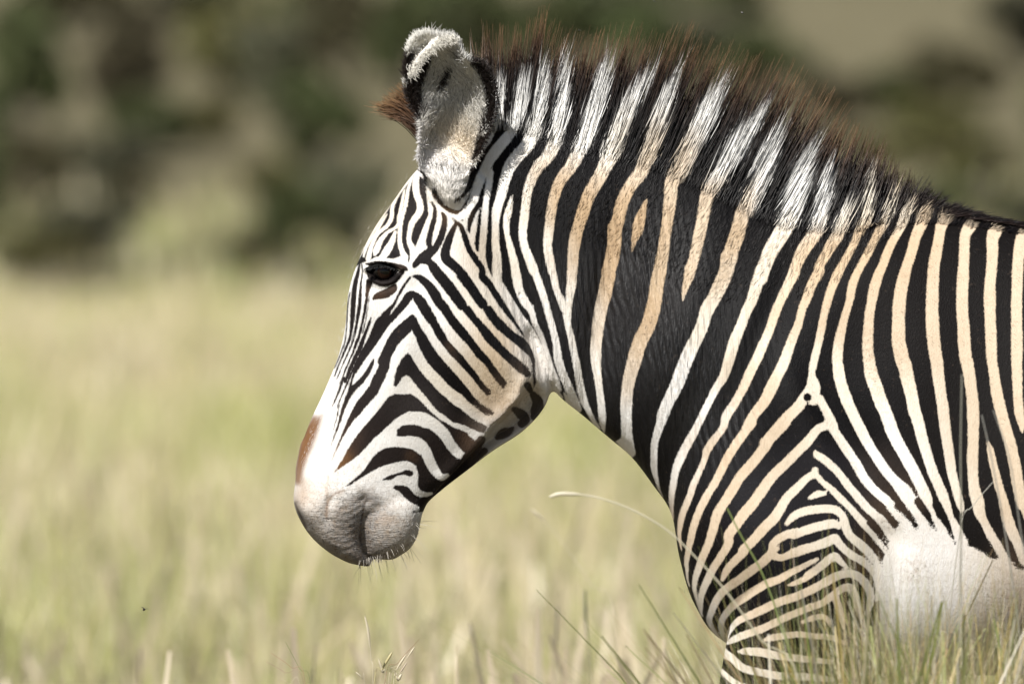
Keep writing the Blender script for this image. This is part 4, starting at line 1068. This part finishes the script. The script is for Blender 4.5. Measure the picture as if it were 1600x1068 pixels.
rx, ry, tx, ty = [np.interp(u, s, MANE[:, i]) for i in range(4)]
cl = np.round(u / 13 + rng.normal(0, .38, N)) * 13 + np.sin(np.round(u / 13) * 12.9) * 5      # loose locks
cx, cy = np.interp(cl, s, MANE[:, 2]), np.interp(cl, s, MANE[:, 3])
clen = .97 + .13 * np.sin(np.round(cl / 13) * 78.2) 
lay = np.where((rng.uniform(0, 1, N) < .36) & (rx > 835), -.03 - .45 * rng.uniform(0, 1, N) ** 1.7, rng.uniform(-.06, 1, N))     # below 0 on the side of the neck, 1 on the ridge
side = np.where(rng.uniform(0, 1, N) < .5, -1, 1)
L = (.42 + .58 * rng.beta(1.7, 1.5, N)) * clen
L = np.where(rng.uniform(0, 1, N) < .09, rng.uniform(1.0, 1.2, N), L)
L = np.where(lay < -.04, L * np.clip(rng.uniform(.5, .95, N) + lay * 1.3, .12, 1), L)
k = 6
t = np.linspace(0, 1, k)[None, :]
gx_, gy_ = (tx - rx), (ty - ry)
r0x, r0y = rx + gx_ * lay * .13, ry + gy_ * lay * .13 + 3
root_y = np.where(lay > .75, rng.uniform(0, 14, N), np.maximum(surf(r0x, r0y), surf(r0x, r0y + 4)) - 1.5)
ex = rx + gx_ * L + rng.normal(0, 5, N) + .78 * (cx - tx)
ey = ry + gy_ * L + rng.normal(0, 3, N) + .78 * (cy - ty)
bend = rng.normal(0, 4, N)
HX = r0x[:, None] + (ex - r0x)[:, None] * t + bend[:, None] * np.sin(np.pi * t) + 5 * (t * (1 - t))
HY = r0y[:, None] + (ey - r0y)[:, None] * t
lowhair = lay < -.04
L0 = L.copy()
lift = np.sin(np.pi * np.clip(t * 1.6, 0, 1)) * rng.uniform(1, 5, N)[:, None]
YD = side[:, None] * (root_y[:, None] * (1 - t) ** 1.1 + lift + 6 * np.abs(rng.normal(0, 1, N))[:, None] * t)
skin = surf(HX.ravel(), HY.ravel()).reshape(HX.shape)
YA = np.abs(YD)
YA = np.where(lowhair[:, None] & (t < .35), np.maximum(YA, skin - 1.5 + 5 * t), YA)
YD = np.where(side[:, None] > 0, YA, -YA)
P = to3(HX, HY, YD)
reach = rng.uniform(.88, 1.14, N)[:, None]
LX = rx[:, None] + (HX - rx[:, None]) / reach + rng.normal(0, 3.2, N)[:, None]
LY = ry[:, None] + (HY - ry[:, None]) / reach
f = pattern(LX.ravel(), LY.ravel()).reshape(LX.shape)
wh = np.clip(f / 2.5 + .5, 0, 1)
wh = np.where(HX < 765, wh * .85, wh)
wh = np.where((HX > 1470) , wh * np.clip(1 - t * 6, 0, 1), wh)
whc = blend(HX.ravel(), HY.ravel(), LIGHT).reshape(N, k, 3) * 1.06
tt = t * L[:, None]
ramp = np.array([(.007, .006, .0062), (.010, .0075, .0072), (.020, .0125, .0100), (.060, .031, .019), (.19, .112, .055)])
fr = np.clip((tt + rng.normal(0, .08, N)[:, None]), 0, 1.1)
dk = np.stack([np.interp(fr, [0, .40, .62, .84, 1.05], ramp[:, i]) for i in range(3)], -1)
fade = np.clip((HX - 1330) / 120, 0, 1)[..., None]
dk = dk * (1 - fade) + np.array([.018, .011, .009]) * fade
colr = dk * (1 - wh[..., None]) + whc * wh[..., None]
colr *= rng.uniform(.75, 1.2, N)[:, None, None]
strands('mane', P, rng.uniform(.50, .85, N) * S, colr, zebra)

# short coat hair lying on the skin of the near side and, mirrored, of the far side
def coat_hair(name, X, Y, dx, dy, ln, rad, lift, kk=2, edge=26, slope=7):
    n = len(X)
    t = np.linspace(0, 1, kk)[None, :]
    HX = X[:, None] + dx[:, None] * ln[:, None] * t
    HY = Y[:, None] + dy[:, None] * ln[:, None] * t
    sk = surf(HX.ravel(), HY.ravel()).reshape(HX.shape)
    ok = (sk.min(1) > edge) & (np.abs(np.diff(sk, axis=1)).max(1) < slope)
    HX, HY, sk = HX[ok], HY[ok], sk[ok]
    q = DIST / (DIST - sk * S)
    PX, PY = 800 + (HX - 800) / q, 534 + (HY - 534 - (CAM_H - ZC) / S * (1 - q)) / q
    YD = sk - 1.2 + lift[ok][:, None] * t
    f = pattern(HX.mean(1), HY.mean(1))
    w = np.clip(f / 1.6 + .5, 0, 1)[:, None]
    c = blend(HX[:, 0], HY[:, 0], LIGHT) * w * rng.uniform(.80, 1.12, (ok.sum(), 1)) + np.array([.0075, .0062, .0062]) * rng.uniform(.5, 2.2, (ok.sum(), 1)) * (1 - w)
    strands(name, to3(PX, PY, -YD), rad[ok] * S, np.repeat(np.minimum(c, .86)[:, None, :], kk, 1), zebra)
N = 13000
u2 = rng.uniform(0, s[-1], N)
rx2, ry2, tx2, ty2 = [np.interp(u2, s, MANE[:, i]) for i in range(4)]
l2 = -.95 * rng.uniform(0, 1, N) ** 2.0 + .12
X2, Y2 = rx2 + (tx2 - rx2) * l2 + 0, ry2 + (ty2 - ry2) * l2
keep = (rx2 > 800)
dl = np.hypot(tx2 - rx2, ty2 - ry2)
aa = rng.normal(0, .16, N)
ddx, ddy = (tx2 - rx2) / dl, (ty2 - ry2) / dl
coat_hair('crest_hair', X2[keep], Y2[keep], (ddx * np.cos(aa) - ddy * np.sin(aa))[keep], (ddy * np.cos(aa) + ddx * np.sin(aa))[keep], (rng.uniform(7, 15, N) + 30 * np.clip(l2 + .3, 0, 1))[keep], rng.uniform(.35, .55, N)[keep], rng.uniform(1.5, 4.5, N)[keep], 3, 5, 16)
N = 3200
X2 = rng.uniform(1362, 1645, N)
ridge = np.interp(X2, [1340, 1420, 1500, 1600, 1720], [340, 336, 340, 354, 374])
Y2 = ridge + rng.uniform(1.5, 13, N)
sk = surf(X2, Y2)
an = np.interp(X2, [1360, 1450, 1500, 1560, 1640], [R(78), R(62), R(42), R(22), R(12)]) + rng.normal(0, .18, N)
ln = np.interp(X2, [1360, 1450, 1520, 1640], [44, 30, 20, 14]) * rng.uniform(.6, 1.1, N)
t = np.linspace(0, 1, 5)[None, :]
HX = X2[:, None] + np.cos(an)[:, None] * ln[:, None] * t; HY = Y2[:, None] - np.sin(an)[:, None] * ln[:, None] * t
YD = -(np.maximum(sk - 1, 4)[:, None] * (1 - .75 * t) + 2.5 * np.sin(np.pi * t))
w = np.clip(pattern(X2, Y2 + 2) / 2 + .5, 0, 1)[:, None, None] * np.clip(1.15 - t * np.interp(X2, [1360, 1450, 1500], [.4, .9, 2.6])[:, None], 0, 1)[..., None]
c3 = blend(X2, Y2, LIGHT)[:, None, :] * w + np.array([.010, .0075, .007]) * (1 - w)
strands('withers_hair', to3(HX, HY, YD), rng.uniform(.4, .6, N) * S, c3 * rng.uniform(.8, 1.15, N)[:, None, None], zebra)
N = 1500
X2 = rng.uniform(662, 738, N); Y2 = rng.uniform(258, 322, N)
ang = np.arctan2(-60 - (Y2 - 300), (X2 - 700) * .8) + rng.normal(0, .3, N)
coat_hair('ear_base_hair', X2, Y2, np.cos(ang), np.sin(ang), rng.uniform(7, 14, N), rng.uniform(.35, .5, N), rng.uniform(1, 4, N), 3, 20, 12)
N = 60000
X2 = rng.uniform(470, 1640, N); Y2 = rng.uniform(262, 1080, N)
hd = np.clip((860 - X2 + (Y2 - 500) * .2) / 60, 0, 1)                    # 1 on the head
ang = np.where(hd > .5, R(112), R(62) - np.clip((X2 - 1000) / 400, 0, 1) * R(25)) + rng.normal(0, .22, N)
muz = (Y2 > 745) & (X2 < 665)
coat_hair('coat_hair', X2, Y2, np.cos(ang), np.sin(ang), np.where(muz, 4, rng.uniform(4, 7, N)), rng.uniform(.26, .40, N), rng.uniform(.4, 1.4, N))

# forelock sticking out in front of the ears
N = 900
a = rng.uniform(0, 1, N); b = rng.uniform(0, 1, N)
bx, by = 690 - 26 * a, 226 + 4 * a + rng.normal(0, 4, N)
ex, ey = 586 + 46 * b ** 1.3 + rng.normal(0, 6, N), 178 - 44 * b + rng.normal(0, 4, N)
t = np.linspace(0, 1, 6)[None, :]
L = rng.uniform(.7, 1.04, N)[:, None]
HX = bx[:, None] + (ex - bx)[:, None] * t * L
HY = by[:, None] + (ey - by)[:, None] * t * L - 16 * np.sin(np.pi * t * .9)
YD = rng.normal(0, 9, N)[:, None] * (1 - .5 * t)
dk = np.stack([np.interp(t * L, [0, .4, .75, 1], [q[i] for q in ((.03, .018, .013), (.055, .030, .018), (.12, .06, .028), (.25, .15, .07))]) for i in range(3)], -1)
strands('forelock', to3(HX, HY, YD), rng.uniform(.5, .9, N) * S, dk * rng.uniform(.7, 1.3, N)[:, None, None], zebra)

# hair inside and round the rim of the near ear
o = dense(np.vstack([EAR, EAR[:1]]), 4)[:-1]
c0 = pts('G: 490,470')[0]
N = 8500
kk = rng.integers(0, len(o), N); rr = np.sqrt(rng.uniform(0.0, .93, N))
p = c0 + (o[kk] - c0) * rr[:, None] + rng.normal(0, 2, (N, 2))
keep = p[:, 1] < 262
p, rr = p[keep], rr[keep]; N = len(p)
up = np.clip((p[:, 1] - 60) / 240, 0, 1)
yb = -np.maximum(112 - 34 * up + 8 * np.clip(1 - up * 3, 0, 1) - 46 * (1 - rr ** 2.2), surf(p[:, 0], p[:, 1]) * (p[:, 1] > 215)) + 1
base = pts('G: 470,800')[0]
d = p - base; d /= np.linalg.norm(d, axis=1)[:, None] + 1e-9
inw = c0 - p
curl = np.where(p[:, 0] < 690, 1, -1)
d = d * .75 + np.stack([curl * .55, np.full(N, -.1)], 1) * (rr[:, None]) + rng.normal(0, .28, (N, 2))
ln = rng.uniform(9, 19, N) * (1 + .6 * ((p[:, 1] > 175) & (p[:, 1] < 215))) * np.clip((275 - p[:, 1]) / 50, .3, 1)
t = np.linspace(0, 1, 5)[None, :]
HX = p[:, 0:1] + d[:, 0:1] * ln[:, None] * t
HY = p[:, 1:2] + d[:, 1:2] * ln[:, None] * t + 3 * t ** 2
YD = yb[:, None] - np.sin(t * 2.0) * rng.uniform(3, 9, N)[:, None]
f = pattern(p[:, 0], p[:, 1], EARS, 26.0)
whm = np.clip(f / 4 + .5, 0, 1)[:, None, None]
lcol = blend(p[:, 0], p[:, 1], LIGHT)[:, None, :] * rng.choice([.35, .75, 1.0, 1.12, 1.22], N, p=[.08, .14, .34, .28, .16])[:, None, None]
cc = np.repeat(lcol * whm + np.array([.014, .009, .007]) * (1 - whm), 5, 1)
cc = np.minimum(cc, .85)
eh = strands('ear_hair', to3(HX, HY, YD), rng.uniform(.30, .48, N) * S, cc, zebra)
N = 2600
kk = rng.integers(0, len(o), N)
p = o[kk] + rng.normal(0, 1.2, (N, 2)); keep = p[:, 1] < 250; p = p[keep]; N = len(p)
d = p - c0; d /= np.linalg.norm(d, axis=1)[:, None]
ln = rng.uniform(3, 8, N)
up = np.clip((p[:, 1] - 60) / 240, 0, 1)
yb = -(112 - 34 * up + 8 * np.clip(1 - up * 3, 0, 1)) + rng.uniform(-2, 14, N)
t = np.linspace(0, 1, 4)[None, :]
d = d + rng.normal(0, .35, d.shape) + np.array([0, -.3])
HX = p[:, 0:1] + d[:, 0:1] * ln[:, None] * (t - .3); HY = p[:, 1:2] + d[:, 1:2] * ln[:, None] * (t - .3)
f = pattern(p[:, 0] - d[:, 0] * 3, p[:, 1] - d[:, 1] * 3, EARS, 26.0)
whm = np.clip(f / 4 + .5, 0, 1)[:, None, None]
cc = blend(p[:, 0], p[:, 1], LIGHT)[:, None, :] * whm * rng.uniform(.8, 1.15, N)[:, None, None] + np.array([.016, .010, .008]) * (1 - whm)
strands('ear_fringe', to3(HX, HY, np.repeat(yb[:, None], 4, 1)), rng.uniform(.45, .7, N) * S, np.repeat(cc, 4, 1), zebra)

rp = dense(pts('G: 262,300 285,255 330,200 395,140 450,112 500,112'), 40)
N = 700
kk = rng.integers(0, len(rp), N)
p = rp[kk] + rng.normal(0, 4, (N, 2))
ang = rng.normal(R(60), .5, N)
ln = rng.uniform(4, 10, N); t = np.linspace(0, 1, 4)[None, :]
HX = p[:, 0:1] + np.cos(ang)[:, None] * ln[:, None] * t; HY = p[:, 1:2] + np.sin(ang)[:, None] * ln[:, None] * t
YD = -(118 + rng.uniform(0, 3, N)[:, None] + 3 * np.sin(t * 2))
strands('ear_fringe', to3(HX, HY, YD * np.ones((N, 4))), rng.uniform(.4, .65, N) * S, np.repeat((np.array([.70, .67, .60]) * rng.uniform(.7, 1.2, (N, 1)))[:, None, :], 4, 1), zebra)

# whiskers of the chin, lashes
N = 260
a = rng.uniform(0, 1, N)
bx = np.interp(a, [0, .4, .75, 1], [560, 600, 640, 656]); by = np.interp(a, [0, .4, .75, 1], [878, 868, 846, 812])
ang = np.interp(a, [0, .4, .75, 1], [1.75, 1.35, .75, .1]) + rng.normal(0, .25, N)
ln = np.where(rng.uniform(0, 1, N) < .13, rng.uniform(22, 42, N), rng.uniform(5, 12, N))
t = np.linspace(0, 1, 5)[None, :]
HX = (bx - 5 * np.cos(ang))[:, None] + np.cos(ang)[:, None] * ln[:, None] * t
HY = (by - 5 * np.sin(ang))[:, None] + np.sin(ang)[:, None] * ln[:, None] * t + 4 * t ** 2
YD = rng.normal(0, 18, N)[:, None] * (1 + .3 * t)
cc = np.where(rng.uniform(0, 1, N)[:, None, None] < .35, np.array([.06, .05, .045]), np.array([.50, .46, .40])) * np.ones((N, 5, 1))
strands('whiskers', to3(HX, HY, YD), np.full(N, .34) * S, cc, zebra, taper=.4)
N = 150
a = rng.uniform(0, 1, N)
bx = np.interp(a, [0, .3, .7, 1], [574, 592, 608, 624]); by = np.interp(a, [0, .3, .7, 1], [417, 411, 411, 416])
ex = bx - 5 + 4 * a + rng.normal(0, 2, N); ey = by + rng.uniform(3, 9, N)
yy = ysurf / S - 3
HX = bx[:, None] + (ex - bx)[:, None] * t; HY = by[:, None] + (ey - by)[:, None] * t
YD = np.full((N, 1), yy) - 9 * np.sin(t * 1.6)
strands('eyelashes', to3(HX, HY, YD), np.full(N, .4) * S, np.full((N, 5, 3), .012), zebra)

# hooves and tail
m = Mat('hoof_horn'); m.l(m.mix(m.noise(60, 3).outputs[0], (.03, .026, .022), (.07, .06, .05)), m.b.inputs['Base Color']); m.b.inputs['Roughness'].default_value = .4
for dx, yc, h in ((0, -112, 0), (95, 112, 0), (0, -120, 1), (-150, 120, 1)):
    x0, x1 = ((1066, 1148) if h == 0 else (2236, 2322))
    v, q, tq = loft([(x0 + 8 + dx, 1738, x1 - 4 + dx, 1742, 33, yc, .5, 1), (x0 - 4 + dx, 1762, x1 + dx, 1764, 38, yc, .5, 1), (x0 - 16 + dx, 1781, x1 + 4 + dx, 1781, 42, yc, .5, 1)], 2, 20)
    mesh_np('hoof', v, [q, tq], m.m, zebra)
tv, tq = tube([(-800 * S + x * S, 0, ZC + (534 - y) * S) for x, y in ((2390, 480), (2440, 540), (2465, 680), (2470, 860), (2465, 1000))], [.035, .03, .025, .018, .012], 12)
tail = mesh_np('tail', tv, tq, zebra.data.materials[0], zebra)
vfloat(tail, 'stripe', np.sin(tv[:, 2] * 120) * 6)
vcol(tail, 'light', np.tile(np.array(cr), (len(tv), 1))); vcol(tail, 'dark', np.tile(np.array(bk), (len(tv), 1)))
N = 700
bx = rng.normal(2466, 8, N); by = rng.uniform(900, 1000, N); ex = bx + rng.normal(0, 24, N); ey = rng.uniform(1180, 1330, N)
t = np.linspace(0, 1, 5)[None, :]
strands('tail_tuft', to3(bx[:, None] + (ex - bx)[:, None] * t ** 1.4, by[:, None] + (ey - by)[:, None] * t, rng.normal(0, 14, N)[:, None] * (.5 + t)), np.full(N, .9) * S, np.full((N, 5, 3), .02), zebra)

# ------------------------------------------------------------------ single stalks and tufts close to the zebra
def stalk_mesh(path, r0, r1, col0, col1, head=0, k=6):
    """path: 3-D points from the root to the tip; head = metres of seed spike"""
    p = dense(np.array([tuple(q) for q in path]), 5)
    n = len(p)
    L = np.concatenate([[0], np.cumsum(np.linalg.norm(np.diff(p, axis=0), axis=1))])
    f = L / L[-1]
    r = r0 + (r1 - r0) * f
    if head:
        z = np.clip((L - (L[-1] - head)) / head, 0, 1)
        r = r + np.where(z > 0, r0 * 1.1 * np.sin(np.pi * np.clip(z, 0, 1)) ** .5 * (.75 + .5 * rng.uniform(0, 1, n)), 0)
    v, q = tube(p, r, k)
    c = np.array(col0)[None] * (1 - f[:, None]) + np.array(col1)[None] * f[:, None]
    return v, q, np.repeat(c, k, 0)
straw = (.58, .50, .31); pale = (.70, .63, .47); rust = (.40, .24, .13); grn = (.22, .30, .08); seed = (.56, .47, .36)
def stalk(label, y, pp, r=1.6, c0=straw, c1=pale, head=0):
    """pp: photograph points from bottom to tip, continued down to the soil"""
    b = at(*pp[0], y)
    root = Vector((b.x + (at(*pp[0], y).x - at(*pp[1], y).x) * .6, y, 0))
    path = [root, root.lerp(b, .5) + Vector((0, .01, 0))] + [at(a, c, y) for a, c in pp]
    v, q, c = stalk_mesh(path, r * S, r * S * .45, c0, c1, head)
    o = mesh_np('grass_stalk', v, q, GRASS)
    vcol(o, 'col', c)
    tag(o, label, 'grass stalk')
stalk('long pale grass stalk arching in front of the zebra chest with its tip drooping', -1.5, [(1250, 1075), (1190, 1000), (1136, 925), (1085, 868), (1040, 826), (985, 795), (930, 776), (880, 771), (858, 776)], 2.5, (.40, .37, .19), (.74, .69, .54), .05)
stalk('thin straight green blade leaning across the zebra shoulder', -1.3, [(1240, 1080), (1217, 968), (1190, 893), (1160, 840), (1136, 793)], 2.9, (.26, .30, .12), (.26, .32, .10))
stalk('blurred upright dry stalk in front of the zebra flank', -1.6, [(1498, 1080), (1500, 940), (1502, 820), (1501, 700), (1503, 585)], 2.6, (.40, .36, .24), (.30, .29, .24))
stalk('thin grey stalk leaning left across the zebra belly', -1.6, [(1640, 1060), (1600, 860), (1578, 720), (1552, 640)], 2.0, (.40, .36, .26), (.34, .33, .30))
stalk('short blurred stalk between the barrel stripes', -1.5, [(1600, 1075), (1575, 860), (1550, 720), (1534, 648)], 2.2, (.40, .36, .26), (.34, .33, .30))
stalk('bent grey stalk low behind the elbow of the zebra', -.9, [(1475, 1080), (1500, 830), (1520, 790), (1552, 752)], 1.5, straw, (.5, .48, .42))
stalk('thin faded stalk leaning left in the gap under the zebra throat', 2.8, [(960, 960), (925, 915), (890, 862), (858, 820), (830, 795)], 1.8, straw, pale, .03)
stalk('dark thin seed spike standing below the zebra neck', 3.2, [(925, 1080), (918, 1000), (915, 960), (914, 920)], 1.8, (.30, .29, .20), (.16, .15, .12), .09)
stalk('second dark seed spike standing left of the first below the neck', 3.6, [(866, 1080), (868, 1010), (872, 945)], 1.7, (.30, .29, .20), (.18, .16, .13), .08)

def tuft(label, name, y, specs, cat='grass tuft'):
    """specs: list of (points, radius, colour0, colour1, head)"""
    root = at(specs[0][0][0][0], 1068, y); root.z = 0
    e = bpy.data.objects.new(name, None); C.objects.link(e); e.location = root
    tag(e, label, cat)
    for pp, r, c0, c1, hd in specs:
        b = at(*pp[0], y)
        rt = root + Vector((rng.normal(0, .02), rng.normal(0, .02), 0))
        yj = rng.normal(0, .03)
        path = [rt, rt.lerp(b, .55)] + [at(a, c, y + yj) for a, c in pp]
        v, q, c = stalk_mesh(path, r * S, r * S * .4, c0, c1, hd)
        o = mesh_np('blade', v - np.array(root), q, GRASS, e)
        vcol(o, 'col', c)
tuft('dry pale tuft with seed heads rising below the zebra muzzle', 'grass_tuft', -.25,
     [([(583, 1075), (580, 1030), (575, 985), (570, 962)], 1.5, straw, pale, .05), ([(584, 1075), (597, 1045), (613, 1018)], 1.6, straw, (.60, .53, .28), .03), ([(600, 1075), (622, 1035), (655, 998)], 1.0, straw, rust, 0),
      ([(606, 1075), (620, 1045), (635, 1021)], 1.2, straw, pale, .03), ([(610, 1075), (628, 1040), (648, 1010)], 1.1, straw, pale, .02), ([(608, 1075), (622, 1055), (636, 1034)], 1.1, straw, seed, .02),
      ([(602, 1075), (598, 1050), (591, 1028)], 1.2, seed, pale, .03), ([(570, 1080), (566, 1060), (556, 1049)], 1.0, seed, pale, .01), ([(614, 1075), (622, 1062), (628, 1051)], 1.6, seed, pale, .02)])
tuft('sparse rusty tuft with one green blade at the bottom edge', 'grass_tuft', -.35,
     [([(486, 1085), (468, 1044), (446, 1002)], 1.2, grn, (.34, .36, .16), 0), ([(478, 1075), (455, 1042), (423, 1019)], 1.1, rust, (.55, .38, .24), 0), ([(476, 1078), (445, 1050), (416, 1033)], .9, rust, (.50, .36, .26), 0), ([(470, 1085), (452, 1068), (440, 1060)], .9, straw, pale, 0)])
# dense clump in front of the elbow and belly: many leaves, one thing per clump
def clump(label, px, y, wpx, top, n, greens=.5, spread=.5):
    root = at(px, 1068, y); root.z = 0
    x = root.x + rng.normal(0, wpx * .45 * S, n); yy = y + rng.normal(0, .10, n)
    hz = at(px, top, y).z
    h = np.clip(hz * rng.uniform(.72, 1.06, n) / (1 - .12), .3, 1.1)
    g = rng.uniform(0, 1, n) < greens
    gr = np.array([(.13, .17, .05), (.19, .24, .07), (.26, .31, .10), (.33, .36, .15)]); st = np.array([(.36, .29, .10), (.50, .42, .24), (.62, .55, .38), (.24, .19, .12), (.46, .33, .19), (.70, .66, .56)])
    col = np.where(g[:, None], gr[rng.integers(0, 4, n)], st[rng.integers(0, 6, n)]) * rng.uniform(.75, 1.2, (n, 1))
    v, q, c = blades(x, yy, np.zeros(n), h, np.clip(np.abs(rng.normal(.26, spread * .5, n)), 0, .6), rng.uniform(0, 6.28, n), rng.uniform(.0015, .0034, n), col, 6, rng.uniform(0, 1, n) < .05, col * 1.15 + np.array([.05, .03, .01]))
    o = mesh_np('grass_clump', v - np.array(root), q, GRASS, smooth=False)
    o.location = root
    vcol(o, 'col', c)
    tag(o, label, 'grass clump')
clump('green and straw grass clump in front of the zebra elbow', 1310, -1.35, 110, 965, 640, .48)
clump('sparse straw clump standing before the zebra foreleg', 1200, -1.45, 110, 1000, 60, .45)
clump('thick mixed grass clump under the white elbow patch', 1420, -1.35, 120, 990, 760, .45)
clump('straw coloured grass clump under the zebra belly at right', 1540, -1.40, 120, 1000, 720, .38)
clump('short dense green grass right below the elbow of the zebra', 1360, -1.55, 130, 1030, 900, .52)
clump('short dense straw grass at the lower right corner', 1530, -1.60, 150, 1035, 900, .42)
clump('low grass clump at the right edge below the belly', 1640, -1.35, 100, 1005, 480, .4)

# flies in the air
m = Mat('fly_body'); m.b.inputs['Base Color'].default_value = (.012, .012, .014, 1); m.b.inputs['Roughness'].default_value = .3
mw = Mat('fly_wing'); mw.b.inputs['Base Color'].default_value = (.25, .24, .22, 1); mw.b.inputs['Roughness'].default_value = .2
def fly(label, px, py, y, s):
    e = bpy.data.objects.new('fly', None); C.objects.link(e); e.location = at(px, py, y); e.rotation_euler = (.3, .2, rng.uniform(0, 3))
    tag(e, label, 'fly')
    v, q = tube([(-1 * s, 0, 0), (-.8 * s, 0, .05 * s), (-.2 * s, 0, .1 * s), (.1 * s, 0, .1 * s), (.4 * s, 0, .1 * s), (.6 * s, 0, .08 * s), (.85 * s, 0, .05 * s), (1.0 * s, 0, 0)], [.02 * s, .22 * s, .34 * s, .22 * s, .34 * s, .16 * s, .22 * s, .05 * s], 8)
    mesh_np('fly_body', v, q, m.m, e)
    for sg in (-1, 1):
        w = np.array([(.3, 0, .3), (.2, .5, .42), (-.4, 1.1, .5), (-1.0, 1.0, .42), (-1.0, .5, .36), (-.3, .1, .3)]) * s * np.array([1, sg, 1])
        w = np.vstack([w, w - np.array([0, 0, .03 * s])])
        i = np.arange(6); j = (i + 1) % 6
        mesh_np('wing', w, [np.array([[0, 1, 2, 3, 4, 5]]), np.array([[11, 10, 9, 8, 7, 6]]), np.stack([i, i + 6, j + 6, j], 1)], mw.m, e, smooth=False)
fly('small dark fly hovering over the grass at lower left', 225, 952, .15, 5.5 * S)
fly('tiny fly in the air above the zebra mane', 1160, 21, .1, 2.6 * S)
fly('tiny fly at the top edge above the mane crest', 1023, 3, .1, 2.4 * S)
fly('tiny fly just above the tallest brown mane tuft', 905, 48, .1, 2.2 * S)
print('probe', [(x, y, round(float(surf(np.array([x]), np.array([y]))[0]), 1)) for x, y in ((740, 580), (760, 600), (775, 615), (790, 630), (800, 640), (810, 650), (820, 660), (830, 665))])
print('tris', sum(len(d.polygons) * 2 for d in {o.data for o in bpy.data.objects if o.type == 'MESH'}))
